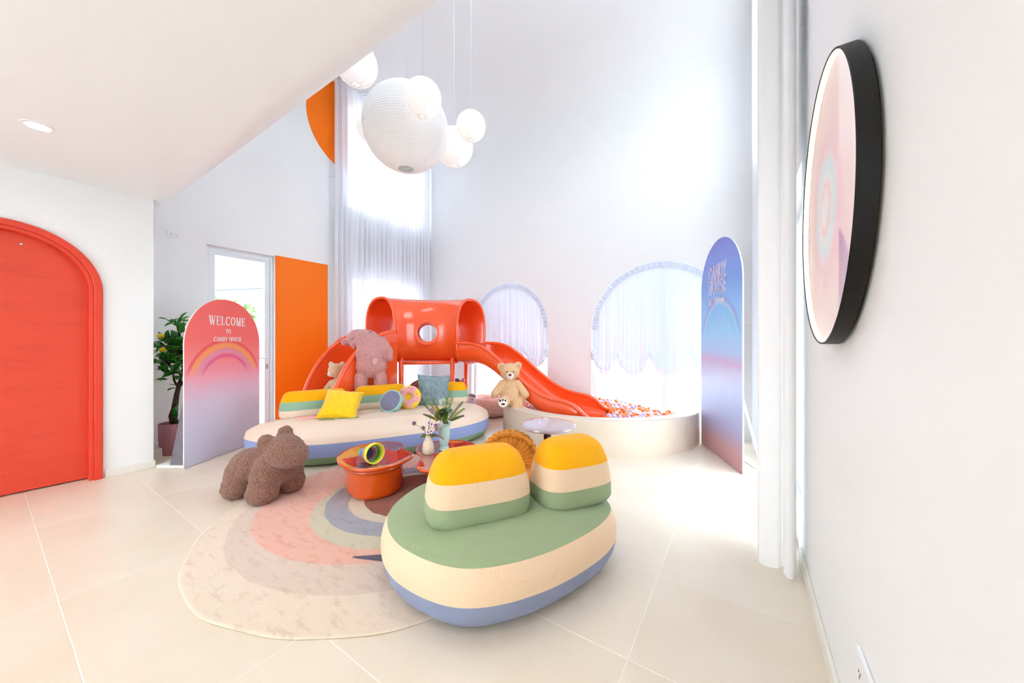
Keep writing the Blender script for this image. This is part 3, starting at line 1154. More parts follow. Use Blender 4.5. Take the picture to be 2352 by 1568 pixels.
# straight run to the wall, half circle, straight run back
cl = [(-PR, yb), (-PR, yb * .5)] + [(PR * math.cos(PI + PI * i / 64), PR * math.sin(PI + PI * i / 64)) for i in range(65)] + [(PR, yb * .5), (PR, yb)]
cl = np.array(cl)
tg = np.gradient(cl, axis=0); tg /= np.linalg.norm(tg, axis=1)[:, None]
inw = np.c_[-tg[:, 1], tg[:, 0]]
pf = [(0, .0), (0, .02)] + [(0, PH - .02), (.006, PH - .006), (.02, PH), (PT - .02, PH), (PT - .006, PH - .006), (PT, PH - .02), (PT, 0)]
vs, fs = [], []
for p, nn in zip(cl, inw):
    for o, z in pf: vs.append((p[0] + nn[0] * o, p[1] + nn[1] * o, z))
K = len(pf)
for i in range(len(cl) - 1):
    for q in range(K - 1): fs.append((i * K + q, (i + 1) * K + q, (i + 1) * K + q + 1, i * K + q + 1))
fs.append(tuple(range(K))); fs.append(tuple(range((len(cl) - 1) * K + K - 1, (len(cl) - 1) * K - 1, -1)))
bm = bmesh.new(); bm.from_mesh(meshd(vs, fs))
bm_obj('padded_wall', bm, PITM, t, auto=.7)
fl = [(x * (PR - PT) / PR * .99, y * .99 if y > 0 else y * (PR - PT) / PR * .99) for x, y in cl]
plate('pit_floor', fl, [], .02, lambda u, v, w: (u, v, .004 + w), PITM, t)
#@@SLIDE
# ---- slide with tunnel, climbing steps and chute
SLIDE = mat('glossy_coral_red_plastic', '#FF5F2A', .16, .55, coat=.5)
sl = thing('play_slide', 'orange-red tunnel slide with steps and chute into the ball pit', 'slide', (-3.73, 3.45, 0))
BC, BR = (0.0, 0.0), 1.0                         # bend centre (local), bend radius
TZ0, TZ1, TW = .915, 1.945, .36


def tsec(v, off=0.0):
    """tunnel cross-section: (radial offset, z), v in 0..1"""
    a = 2 * PI * v
    hw, hh, zc = TW + off, (TZ1 - TZ0) / 2 + off, (TZ0 + TZ1) / 2
    e = 2.5
    c, s = math.cos(a), math.sin(a)
    return hw * abs(c) ** (2 / e) * (1 if c > 0 else -1), zc + hh * abs(s) ** (2 / e) * (1 if s > 0 else -1)


def tpos(u, r, z):
    """u: 0 at the step end (faces -Y), 1 at the chute end (faces +X)"""
    a = PI - u * PI / 2
    return (math.cos(a) * (BR + r), math.sin(a) * (BR + r), z)


NU, NV = 72, 96
sc, verts, faces, vid = (.5, 1.40), [], [], {}
def shell(off, flip):
    base = len(verts)
    for i in range(NU + 1):
        for j in range(NV):
            r, z = tsec(j / NV, off)
            verts.append(tpos(i / NU, r, z))
    for i in range(NU):
        for j in range(NV):
            k2 = (j + 1) % NV
            q = (base + i * NV + j, base + (i + 1) * NV + j, base + (i + 1) * NV + k2, base + i * NV + k2)
            cen = np.mean([verts[x] for x in q], 0)
            rad = math.hypot(cen[0], cen[1])
            ang = math.atan2(cen[1], cen[0])
            d = math.hypot((ang - PI * .75) * rad, cen[2] - 1.40)
            if d < .165: continue
            faces.append(q[::-1] if flip else q)
    return base
b0 = shell(0.0, False)
b1 = shell(-.03, True)
for i, fl in ((0, True), (NU, False)):
    for j in range(NV):
        k2 = (j + 1) % NV
        q = (b0 + i * NV + j, b0 + i * NV + k2, b1 + i * NV + k2, b1 + i * NV + j)
        faces.append(q if fl else q[::-1])
bm = bmesh.new(); bm.from_mesh(meshd(verts, faces))
tn = bm_obj('tunnel', bm, SLIDE, sl, auto=.9)
for r0 in (BR - TW + .012, BR + TW - .012):
    c = (-.7071 * r0, .7071 * r0, 1.40)
    o = lathe('porthole_ring', [(.150, -.034), (.146, 0), (.150, .034), (.168, .042), (.196, .040), (.206, .03), (.206, -.03), (.196, -.040), (.168, -.042), (.150, -.034)], 64, SLIDE, tn, c, close=False)
    o.rotation_mode = 'QUATERNION'
    o.rotation_quaternion = Vector((-.7071, .7071, 0)).to_track_quat('Z', 'Y')
for u in (0.0, 1.0):          # rolled rims
    path = []
    for j in range(72):
        r, z = tsec(j / 72, -.012)
        path.append(tpos(u, r, z))
    tube('rim', path, .022, SLIDE, tn, 8, True)
# deck inside the tunnel
vs, fs = [], []
for i in range(33):
    for r in (-.25, .25):
        vs.append(tpos(i / 32, r, .955))
for i in range(32): fs.append((2 * i, 2 * i + 1, 2 * i + 3, 2 * i + 2))
obj('deck', vs, fs, SLIDE, sl)
for x, y in ((-4.36, 3.55), (-3.85, 4.13), (-4.08, 4.72), (-5.0, 3.62)):
    tube('post', [(x + 3.73, y - 3.45, 0), (x + 3.73, y - 3.45, .5), (x + 3.73, y - 3.45, 1.0)], .036, SLIDE, sl, 20)
tube('cross_bar', [(-.63, .10, .925), (-.37, .39, .925), (-.12, .68, .925)], .024, SLIDE, sl, 14)
tube('cross_bar', [(-.12, .68, .925), (-.35, 1.27, .925)], .022, SLIDE, sl, 12)
# stair side walls
def stair_wall(x):
    out = [(3.47, .0)]
    for i in range(41):
        a = PI / 2 * i / 40
        out.append((3.47 - 1.06 * math.sin(PI / 2 - a) if False else 3.47 - 1.06 * math.sin(a), 1.405 * math.cos(a)))
    wl = plate('stair_wall', [(u - 3.45, v) for u, v in out], [], .05, lambda u, v, w: (x + 3.73 - .025 + w, u, v), SLIDE, sl, auto=.5)
    tube('edge_roll', [(x + 3.73, u - 3.45, v - .004) for u, v in out[1:]], .031, SLIDE, wl, 10)
stair_wall(-5.085); stair_wall(-4.375)
for i in range(4):
    y0, z1 = 2.50 + i * .235, .19 * (i + 1)
    boxo('step', -5.06 + 3.73, -4.40 + 3.73, y0 - 3.45, .02, z1 - .19, z1, SLIDE, sl, .008)
# chute
cx = [-3.76, -3.5, -3.32, -3.15, -3.0, -2.75, -2.5, -2.3, -2.12, -1.98, -1.86, -1.74, -1.66, -1.60]
cf = [.945, .945, .925, .86, .775, .60, .435, .31, .24, .215, .207, .203, .20, .195]
crl = [1.235, 1.225, 1.205, 1.13, 1.04, .85, .672, .565, .51, .492, .487, .44, .36, .285]
Xs = np.linspace(cx[0], cx[-1], 90)
def smooth_i(x, ys):
    w = np.array([interp(x + d, cx, ys) for d in np.linspace(-.10, .10, 11)])
    return float(w.mean())
vs, fs = [], []
hw = .335
rims = ([], [])
for X in Xs:
    zf, zr = smooth_i(X, cf), smooth_i(X, crl)
    zr = max(zr, zf + .02)
    hs = zr - zf
    inn = []
    for j in range(25):
        a = PI * j / 24
        c, s = math.cos(a), math.sin(a)
        e = 4.0
        inn.append((-hw * abs(c) ** (2 / e) * (1 if c > 0 else -1), zr - hs * abs(s) ** (2 / e)))
    prof = inn + [(y * 1.065, z - .022) for y, z in reversed(inn)]
    for y, z in prof: vs.append((X + 3.73, 1.0 + y, z))
    rims[0].append((X + 3.73, 1.0 - hw - .008, zr)); rims[1].append((X + 3.73, 1.0 + hw + .008, zr))
K = 50
for i in range(len(Xs) - 1):
    for q in range(K):
        p = (q + 1) % K
        fs.append((i * K + q, i * K + p, (i + 1) * K + p, (i + 1) * K + q))
fs.append(tuple(range(K - 1, -1, -1))); fs.append(tuple(range((len(Xs) - 1) * K, len(Xs) * K)))
bm = bmesh.new(); bm.from_mesh(meshd(vs, fs))
ch = bm_obj('chute', bm, SLIDE, sl, auto=.9)
for r in rims: tube('side_rail', r, .026, SLIDE, ch, 10)
tube('support_leg', [(-2.06 + 3.73, .84, .0), (-2.06 + 3.73, .84, .22)], .033, SLIDE, sl, 16)
# bolted flange where the chute meets the tunnel
fl = []
for j in range(41):
    a = PI + PI * j / 40
    e = 2.5
    c, s = math.cos(a), math.sin(a)
    fl.append((.018, 1.0 + (TW + .012) * abs(c) ** (2 / e) * (1 if c > 0 else -1), 1.22 + (.31) * abs(s) ** (2 / e) * (1 if s > 0 else -1)))
fo_ = tube('flange', fl, .022, SLIDE, ch, 8)
BOLT = mat('dark_bolt', '#7a2410', .4)
for j in (4, 9, 14, 20, 26, 31, 36):
    p = fl[j]
    lathe('bolt', [(0, .008), (.008, .006), (.009, 0)], 10, BOLT, ch, (p[0] + .02, p[1], p[2]), (0, PI / 2, 0))

# ---- balls in the pit
BALLM = [mat('orange_ball_plastic', '#FF7A14', .3, .5), mat('white_ball_plastic', '#DCD5E4', .3, .5), mat('lilac_ball_plastic', '#CDB2DC', .3, .5), mat('peach_ball_plastic', '#EFA488', .3, .5)]
BR_ = .0345
bms = []
for m in BALLM:
    b = bmesh.new(); bmesh.ops.create_icosphere(b, subdivisions=3, radius=BR_)
    for f in b.faces: f.smooth = True
    me = bpy.data.meshes.new('ball'); b.to_mesh(me); b.free(); me.materials.append(m); bms.append(me)
names = ['orange plastic ball lying in the ball pit', 'white plastic ball lying in the ball pit', 'lilac plastic ball lying in the ball pit', 'peach plastic ball lying in the ball pit']
rg = np.random.default_rng(21)
cand = []
Rin = PR - PT - BR_ - .012
sp = .0665
for layer in range(3):
    row = 0
    y = PC[1] - Rin
    while y < YB - BR_ - .015:
        x = PC[0] - Rin + (row % 2) * sp / 2 + (layer % 2) * sp / 2
        while x < PC[0] + Rin + .02:
            dx, dy = x - PC[0], min(0, y - PC[1])
            yy = y + (layer % 2) * sp * .58
            dy = min(0, yy - PC[1])
            if math.hypot(dx, dy) < Rin and yy < YB - BR_ - .015:
                heap = .05 * math.sin(3.1 * x + 1) * math.sin(2.7 * yy) + .09 * max(0, (yy - 4.3))
                z = .12 + .053 * layer + heap + rg.uniform(-.012, .012)
                # keep clear of the chute
                inch = abs(yy - 4.45) < .42 and x < -1.56
                if inch:
                    zc = interp(x, cx, cf)
                    if z + BR_ > zc - .04: 
                        x += sp; continue
                if not (math.hypot(x + 2.06, yy - 4.29) < .08):
                    cand.append((layer, x + rg.uniform(-.012, .012), yy + rg.uniform(-.012, .012), z))
            x += sp
        y += sp * .87
        row += 1
top = [c for c in cand if c[0] == 2]
# the 300 that show largest: nearest in view and not hidden behind the near wall
def vis(c):
    _, x, y, z = c
    if y > 3.9 and math.hypot(x - PC[0], min(0, y - PC[1])) < Rin:
        d = -x * .5505 + y * .835
        # height of the near rim along the sight line
        return (1 if y > 4.15 else 0, -d)
    return (0, -9)
mid = [c for c in cand if c[0] == 1]
top.sort(key=vis, reverse=True)
chosen = top[:300]
rest = top[300:] + mid + [c for c in cand if c[0] == 0]
def pick():
    return int(rg.choice(4, p=[.46, .36, .12, .06]))
for c in chosen:
    q = pick()
    o = link('pit_ball', bms[q], None, None, c[1:])
    tag(o, names[q], 'ball', 'plastic balls in the pit')
ico = bmesh.new(); bmesh.ops.create_icosphere(ico, subdivisions=2, radius=BR_)
iv = np.array([v.co[:] for v in ico.verts]); ico.verts.index_update(); ifc = np.array([[v.index for v in f.verts] for f in ico.faces]); ico.free()
V = np.vstack([iv + np.array(c[1:]) for c in rest]); Fc = np.vstack([ifc + i * len(iv) for i in range(len(rest))])
o = obj('pit_ball_fill', V, Fc, BALLM, None, True)
mi = np.repeat([pick() for _ in rest], len(ifc))
o.data.polygons.foreach_set('material_index', mi.astype(np.int32))
tag(o, 'deeper layer of mixed orange and white pit balls', 'balls', kind='stuff')
#@@PLUSH
# ---- plush animals
DARK = mat('dark_brown_plush', '#3A2018', .6, .3)
EYE = mat('black_glass_eye', '#0c0a0a', .08, .7)
NOSE = mat('brown_velvet_nose', '#7A3E22', .6, .3, sheen=.3)
MUZ = fur('white_plush', '#F4EEE6', .9, 70, .4, .006)
TAN = fur('tan_plush', '#E8BE92', .84, 70, .6, .010)


def face(t, c, fwd, up, r, muz=MUZ, tongue=True):
    """muzzle, nose and eyes placed on a head of centre c looking along fwd"""
    f = np.array(fwd, float); f /= np.linalg.norm(f)
    u = np.array(up, float); u -= f * (u @ f); u /= np.linalg.norm(u)
    s = np.cross(f, u)
    c = np.array(c)
    Rm = np.stack([s, f, u], 1)
    blobo('muzzle', [ell(c + f * r * .82 - u * r * .30, (r * .46, r * .40, r * .38), Rm), ell(c + f * r * .80 - u * r * .52, (r * .32, r * .30, r * .26), Rm)], r * .07, muz, t, r * .1)
    blobo('nose', [ell(c + f * r * 1.18 - u * r * .16, (r * .20, r * .13, r * .15), Rm)], r * .035, NOSE, t)
    if tongue:
        blobo('mouth', [ell(c + f * r * 1.10 - u * r * .56, (r * .17, r * .05, r * .10), Rm)], r * .03, mat('pink_felt', '#F0A8A0', .8), t)
    for q in (-1, 1):
        blobo('eye', [ell(c + f * r * .88 + s * q * r * .36 + u * r * .16, r * .085)], r * .022, EYE, t)


# tan bear sitting on the pit wall
BX, BY, BZ = -2.615, 3.915, .392
t = thing('teddy_bear', 'tan teddy bear sitting on the ball pit wall beside the chute', 'teddy bear', (BX, BY, BZ), math.radians(33))
# local frame: -Y towards the viewer, X to the right
hc = (.0, .04, .455)
body = [ell((0, .055, .15), (.135, .115, .165)), ell((0, .05, .26), (.105, .09, .10)), ell(hc, (.128, .112, .118)), ell((-.118, .04, .525), (.052, .03, .058)), ell((.112, .04, .54), (.05, .03, .054)),
        cap((-.10, .03, .305), (-.195, -.02, .17), .048, .058), cap((.10, .03, .305), (.20, .0, .155), .048, .058),
        cap((-.06, .02, .075), (-.085, -.10, .075), .078, .072), cap((.07, .02, .05), (.115, -.03, -.02), .085, .075), cap((.115, -.03, -.02), (.125, -.05, -.10), .075, .07)]
body[-1] = cap((.10, .0, .06), (.13, .06, .055), .08, .08)
bd = blobo('body', body, .010, TAN, t, .018, (.003, 60))
face(t, hc, (.02, -1, -.08), (0, 0, 1), .115)
pad = mat('cream_paw_felt', '#F7F0E6', .9)
lathe('paw_pad', [(0, .0), (.055, -.002), (.06, -.01)], 32, pad, t, (-.087, -.172, .075), (PI / 2, 0, 0))
for x, z, rx, rz_ in ((-.122, .102, .013, .016), (-.088, .112, .012, .016), (-.055, .104, .012, .015), (-.085, .058, .028, .013)):
    blobo('toe_pad', [ell((x, -.174, z), (rx, .006, rz_))], .004, DARK, t)
for q in (-1, 1):
    blobo('ear_lining', [ell((q * .115, .014, .53), (.03, .008, .032))], .006, fur('tan_lining', '#D9A87C', .85, 60, .3, .004), t)

# small beige bear on the climbing steps
t = thing('teddy_bear', 'small beige teddy bear sitting on the slide steps, half hidden', 'teddy bear', (-4.74, 2.745, .382), math.radians(25))
BEI = fur('beige_plush', '#DDBE98', .84, 70, .5, .008)
hc = (.0, .0, .47)
blobo('body', [ell((0, .05, .15), (.12, .10, .15)), ell((0, .03, .27), (.09, .08, .09)), ell(hc, (.105, .095, .10)), ell((-.085, .02, .555), (.042, .026, .042)), ell((.085, .02, .555), (.042, .026, .042)),
                cap((-.085, .02, .29), (-.135, -.05, .16), .045, .05), cap((.085, .02, .29), (.135, -.04, .16), .045, .05), cap((-.06, .0, .06), (-.085, -.07, .058), .058, .055), cap((.06, .0, .06), (.09, -.06, .058), .058, .055)], .012, BEI, t, .03, (.003, 60))
face(t, hc, (-.75, -.7, -.12), (0, 0, 1), .095, tongue=False)

# big dusty-pink bear slumped over the stair wall
PNK = fur('dusty_rose_plush', '#D49A98', .80, 45, .6, .012)
t = thing('plush_bear', 'big dusty-pink plush bear slumped over the slide steps, seen from behind', 'plush bear', (-4.222, 2.93, 0), math.radians(-37))
# local: -X faces away over the wall, Y runs to the right of the view
pr = [cap((.0, -.12, .09), (0, -.115, .78), .082, .085), cap((0, .128, .09), (0, .123, .78), .08, .085),
      ell((.03, -.105, .05), (.11, .09, .05)), ell((.03, .115, .05), (.11, .09, .05)),
      ell((.01, .01, .93), (.125, .195, .165)), ell((.0, .0, 1.08), (.125, .185, .19)), ell((-.04, -.02, 1.23), (.125, .17, .15)),
      ell((-.11, -.06, 1.325), (.125, .15, .095)),
      cap((-.03, .15, 1.28), (.02, .225, 1.12), .052, .058), cap((.02, .225, 1.12), (.03, .235, 1.03), .058, .052),
      cap((-.12, -.15, 1.30), (-.16, -.215, 1.20), .055, .05)]
blobo('body', pr, .013, PNK, t, .024, (.004, 30))
blobo('head', [ell((-.26, -.17, 1.295), (.16, .155, .135)), ell((-.36, -.24, 1.25), (.09, .09, .075)), ell((-.24, -.345, 1.245), (.05, .045, .05)), ell((-.27, -.02, 1.37), (.05, .05, .04))], .012, PNK, t, .035, (.003, 30))
blobo('tail', [ell((.135, .06, .985), (.04, .036, .055))], .009, fur('pale_rose_plush', '#E3B2AC', .85, 45, .5, .01), t)
boxo('zip', -.005, .005, -.045, .045, -.004, .004, mat('brass_zip', '#B58A4A', .4, metal=.6), t, loc=(-.02, -.0, 1.385), rot=(.0, .7, 1.2))

# plush toys in the corner under the tunnel
BRN = fur('chestnut_plush', '#8A3F1C', .7, 40, .7, .014)
t = thing('plush_dog', 'chestnut brown long-haired plush dog lying under the tunnel', 'plush toy', (-4.50, 3.76, 0), .4); t.scale = (1.65, 1.65, 1.65)
blobo('body', [ell((0, 0, .14), (.22, .15, .14)), ell((.18, -.05, .28), (.13, .12, .12)), ell((.28, -.08, .25), (.08, .07, .065)), ell((.17, -.15, .27), (.04, .03, .09)), ell((.15, .06, .29), (.04, .03, .09)),
                cap((.15, -.1, .07), (.28, -.14, .05), .055, .05), cap((-.2, 0, .12), (-.30, .05, .16), .04, .03)], .014, BRN, t, .03, (.006, 40))
blobo('nose', [ell((.36, -.1, .26), .02)], .006, EYE, t)
t = thing('plush_elephant', 'grey-lilac plush elephant sitting behind the fur cushion', 'plush toy', (-4.35, 4.50, 0), .3); t.scale = (1.2, 1.2, 1.2)
GRL = fur('grey_lilac_plush', '#9A97B4', .8, 40, .5, .01)
blobo('body', [ell((0, 0, .17), (.17, .16, .17)), ell((.02, -.03, .40), (.13, .13, .13)), cap((.08, -.14, .38), (.10, -.22, .24), .04, .03), ell((-.13, .02, .42), (.09, .025, .10)), ell((.15, .03, .42), (.09, .025, .10)),
                cap((-.1, -.1, .06), (-.14, -.2, .05), .06, .055), cap((.1, -.1, .06), (.14, -.2, .05), .06, .055)], .014, GRL, t, .03)
for q in (-1, 1): blobo('eye', [ell((.02 + q * .05, -.15, .43), .013)], .004, EYE, t)
t = thing('plush_rabbit', 'pink plush rabbit peeking over the sofa under the tunnel', 'plush toy', (-4.02, 4.42, 0), .5); t.scale = (1.2, 1.2, 1.2)
PKR = fur('candy_pink_plush', '#F0A6B8', .85, 40, .5, .01)
blobo('body', [ell((0, 0, .15), (.14, .13, .15)), ell((0, -.02, .35), (.11, .10, .105)), cap((-.05, 0, .42), (-.07, .01, .52), .032, .028), cap((.05, 0, .42), (.09, .01, .51), .032, .028), cap((-.07, -.07, .06), (-.09, -.16, .05), .05, .045), cap((.07, -.07, .06), (.09, -.16, .05), .05, .045)], .013, PKR, t, .03)
for q in (-1, 1): blobo('eye', [ell((q * .04, -.115, .37), .011)], .004, EYE, t)
t = thing('plush_penguin', 'small white plush toy with dark cap beside the pink donut', 'plush toy', (-3.62, 4.30, 0), .6)
blobo('body', [ell((0, 0, .15), (.10, .09, .15)), ell((0, -.01, .33), (.085, .08, .085)), cap((-.07, -.02, .24), (-.12, -.05, .16), .03, .025), cap((.07, -.02, .24), (.12, -.05, .16), .03, .025), ell((-.05, -.06, .03), (.04, .06, .028)), ell((.05, -.06, .03), (.04, .06, .028))], .011, fur('snow_plush', '#EDE6F0', .9, 40, .4, .008), t, .03)
blobo('cap', [ell((.012, .0, .385), (.07, .065, .045))], .009, GRL, t)
for q in (-1, 1): blobo('eye', [ell((q * .032, -.085, .35), .009)], .003, EYE, t)

# fluffy pink donut cushion on the floor
def donut_fluff(u, v):
    a, b = 2 * PI * u, 2 * PI * v
    n1 = .010 * math.sin(11 * a + 5 * b) * math.sin(9 * b)
    r = .125 + n1
    R = .235 + .012 * math.sin(3 * a)
    return ((R + r * math.cos(b)) * math.cos(a), (R + r * math.cos(b)) * math.sin(a), .125 + r * .95 * math.sin(b))
PKF = fur('blush_long_plush', '#F4D3C8', .86, 45, .6, .010)
t = thing('donut_cushion', 'fluffy blush-pink donut floor cushion beside the ball pit', 'cushion', (-3.70, 4.84, .0), .3); t.scale = (1.25, 1.25, 1.25)
grid('ring', 96, 49, donut_fluff, PKF, t, wrapu=True)
blobo('tail_tuft', [ell((-.30, -.22, .09), (.07, .06, .06))], .012, PKF, t, .02, (.004, 50))


# ---- scatter cushions on the long sofa
def pillow(u, v, s, th, nz=0.0):
    """pinched square cushion. u: 0..1 across, v: 0..1 up on the front, returns half thickness"""
    a, b = 2 * u - 1, 2 * v - 1
    e = max(0.0, (1 - a ** 4) * (1 - b ** 4)) ** .55
    px = a * s * (1 - .10 * (1 - b * b) * abs(a) ** 3 * 1.0)
    pz = b * s * (1 - .10 * (1 - a * a) * abs(b) ** 3 * 1.0)
    return px, pz, th * e


def make_pillow(name, label, m, loc, rot, s, th, wr=0.004, parts=None):
    N = 40
    V, Fc = [], []
    for side in (-1, 1):
        for i in range(N + 1):
            for j in range(N + 1):
                x, z, t_ = pillow(i / N, j / N, s, th)
                w = wr * math.sin(17 * x / s + 5 * z / s + side) * math.sin(7 * z / s - 2 * x / s) * min(1, t_ / (th * .4 + 1e-6))
                V.append((x, side * (t_ + w), z))
    n = (N + 1) ** 2
    for k in (0, 1):
        for i in range(N):
            for j in range(N):
                q = (k * n + i * (N + 1) + j, k * n + (i + 1) * (N + 1) + j, k * n + (i + 1) * (N + 1) + j + 1, k * n + i * (N + 1) + j + 1)
                Fc.append(q if k == 0 else q[::-1])
    bm = bmesh.new(); bm.from_mesh(meshd(V, Fc))
    bmesh.ops.remove_doubles(bm, verts=bm.verts, dist=1e-4)
    t = thing(name, label, 'cushion', loc)
    t.rotation_euler = rot
    c = bm_obj('cover', bm, m, t, smooth=True)
    edge = []
    for i in range(160):
        q = i / 40
        k = int(q); w = q - k
        u, v = [(w, 0), (1, w), (1 - w, 1), (0, 1 - w)][k]
        x, z, _ = pillow(u, v, s, th)
        edge.append((x, 0, z))
    tube('piping', edge, .005, m, t, 6, True)
    return t


YVEL = mat('lemon_yellow_velvet', '#F9CB0E', .8, .2, sheen=.5, var=.06, vscale=10)
make_pillow('cushion', 'lemon yellow velvet square cushion tilted on the cream sofa', YVEL, (-3.84, 2.285, .535), (math.radians(-50), math.radians(6), math.radians(44)), .205, .07)
FURB = fur('grey_blue_faux_fur', '#8FA5AD', .72, 22, .8, .018)
make_pillow('cushion', 'grey-blue faux fur square cushion propped on the cream sofa', FURB, (-3.50, 3.38, .59), (math.radians(-12), math.radians(2), math.radians(40)), .215, .075, .006)

def round_cushion(name, label, loc, rot): 
    t = thing(name, label, 'cushion', loc); t.rotation_euler = rot; return t
# macaron: two domes, ruffled feet and a filling
t = round_cushion('macaron_cushion', 'round grey and mint macaron cushion leaning on the donut cushion', (-3.60, 2.78, .525), (math.radians(62), math.radians(0), math.radians(20)))
MINTF = fur('mint_plush', '#A9DAD2', .86, 50, .5, .008)
GREYP = fur('slate_plush', '#80809A', .88, 50, .3, .004)
lathe('front_shell', [(0, .072), (.06, .068), (.105, .052), (.125, .032), (.128, .026)], 64, GREYP, t, close=False)
lathe('front_ruffle', [(.128, .027), (.140, .024), (.143, .012), (.132, .006)], 96, MINTF, t, close=False, modr=lambda a, z: 1 + .02 * math.sin(a * 26))
lathe('filling', [(.130, .008), (.135, .0), (.130, -.008)], 64, mat('custard_felt', '#F3DDA0', .9), t, close=False)
lathe('back_shell', [(.132, -.006), (.143, -.012), (.140, -.03), (.115, -.052), (.06, -.066), (0, -.07)], 96, MINTF, t, close=False, modr=lambda a, z: 1 + .012 * math.sin(a * 26))
boxo('care_tag', -.013, .013, -.001, .001, -.05, .0, mat('white_satin_tag', '#EDEFF2', .4), t, loc=(.06, -.145, -.02), rot=(.9, .2, .2))
# donut cushion with icing and sprinkles
t = round_cushion('donut_cushion', 'yellow donut cushion with pink icing and sprinkles on the cream sofa', (-3.56, 3.02, .545), (math.radians(66), math.radians(-6), math.radians(38)))
R0, r0 = .095, .058
def tor(u, v, o=0.0):
    a, b = 2 * PI * u, 2 * PI * v
    return ((R0 + (r0 + o) * math.cos(b)) * math.cos(a), (R0 + (r0 + o) * math.cos(b)) * math.sin(a), (r0 + o) * 1.05 * math.sin(b))
dn = grid('dough', 72, 37, tor, mat('egg_yellow_plush', '#FBD632', .85, .2, sheen=.4), t, wrapu=True)
lathe('dough_centre', [(0, -.012), (.045, -.012), (.045, .012), (0, .012)], 24, mat('egg_yellow_plush', '#FBD632'), t)
def icing(u, v):
    a = 2 * PI * u
    w = .085 * math.sin(5 * a) + .05 * math.sin(3 * a + 1)
    lo, hi = .15 + w * .9, .42 - w * .5
    return tor(u, lo + (hi - lo) * v, .004 * math.sin(PI * min(1, max(0, v))) + .002)
ic = grid('icing', 96, 21, icing, mat('rosy_icing_plush', '#E9A8A6', .85, .2, sheen=.4), t, wrapu=True)
spc = [mat('red_sprinkle', '#E03A30'), mat('orange_sprinkle', '#FF8A2A'), mat('slate_sprinkle', '#7A86A0')]
for i in range(14):
    p = tor((i * .0714 + .02) % 1, .20 + .1 * ((i * 37) % 10) / 10, .008)
    o = boxo('sprinkle', -.009, .009, -.0025, .0025, -.0025, .0025, spc[i % 3], ic)
    o.location = p; o.rotation_euler = (0, .2, i * 1.7)
# felt pieces lying by the yellow cushion
def felt(name, label, outline, th, m, loc, rz, z0=0):
    O = resample(catmull(outline, 10), 60)
    o = loft(name, pebble_rings(O, [(0, .004), (.003, .0), (th - .003, 0), (th, .004), (th, .5), (th, .9)], .02), m, None, True, True)
    o.location = loc; o.rotation_euler = (0, 0, rz)
    return tag(o, label, 'felt toy')
PKFELT = mat('rose_felt', '#E9B4AE', .95, .1); OLV = mat('olive_felt', '#9AA06A', .95, .1)
felt('felt_slice', 'flat pink felt slice lying left of the yellow cushion', [(-.10, -.04), (0, -.05), (.09, -.04), (.10, .01), (.03, .045), (-.07, .04), (-.115, .0)], .028, PKFELT, (-4.0, 2.0, .404), .9)
felt('felt_slice', 'flat olive felt slice under the left corner of the yellow cushion', [(-.07, -.03), (.02, -.035), (.08, -.01), (.06, .025), (-.04, .03), (-.08, .0)], .012, OLV, (-3.765, 2.085, .404), .75)
felt('felt_slice', 'long olive felt slice in front of the yellow cushion', [(-.10, -.025), (.03, -.03), (.11, -.01), (.09, .02), (-.05, .028), (-.11, .0)], .012, OLV, (-3.655, 2.255, .404), .85)
#@@VASES
# ---- vases and flowers on the second table
ZT = .263
LEAFG = mat('dusty_green_leaf', '#8CA84E', .6, .3, var=.25, vscale=30)
LEAFD = mat('deep_green_leaf', '#5E7A3E', .6, .3, var=.25, vscale=30)
STEM = mat('brown_stem', '#6B5A3A', .8)
PALEF = mat('pale_lilac_petal', '#E9D3DC', .7, .2)
LILF = mat('lilac_bloom', '#C79AB4', .8, .2, var=.15, vscale=40)
WHF = mat('white_rose_petal', '#EAF2E2', .6, .2)
YELF = mat('yellow_bloom', '#FFC914', .7, .2)
CEN = mat('dark_flower_centre', '#1d1414', .7)
VASEC = mat('cream_matte_ceramic', '#F0DCC0', .65, .3)
VASEM = mat('mint_opaline_glass', '#BFE3DA', .15, .6, coat=.4)
V1 = (-2.345, 2.205)
V2 = (-2.30, 2.36)
lathe('bottle_vase', [(0, 0), (.045, 0), (.05, .006), (.051, .04), (.048, .075), (.038, .105), (.026, .13), (.022, .155), (.024, .165), (.020, .165), (.018, .13), (0, .12)], 48, VASEC, None, (V1[0], V1[1], ZT))
tag(bpy.data.objects['bottle_vase'], 'small cream bottle vase on the orange table', 'vase')
t = thing('flared_vase', 'mint green flared vase on the orange table', 'vase', (V2[0], V2[1], ZT))
lathe('body', [(.012, .03), (.034, .034), (.036, .05), (.047, .09), (.050, .14), (.050, .20), (.052, .222), (.060, .238), (.066, .243), (.062, .246), (.050, .236), (.044, .2), (.04, .1), (0, .06)], 48, VASEM, t)
lathe('foot', [(0, 0), (.043, 0), (.046, .006), (.044, .014), (.038, .018), (.042, .026), (.038, .032), (.012, .033)], 48, VASEM, t)

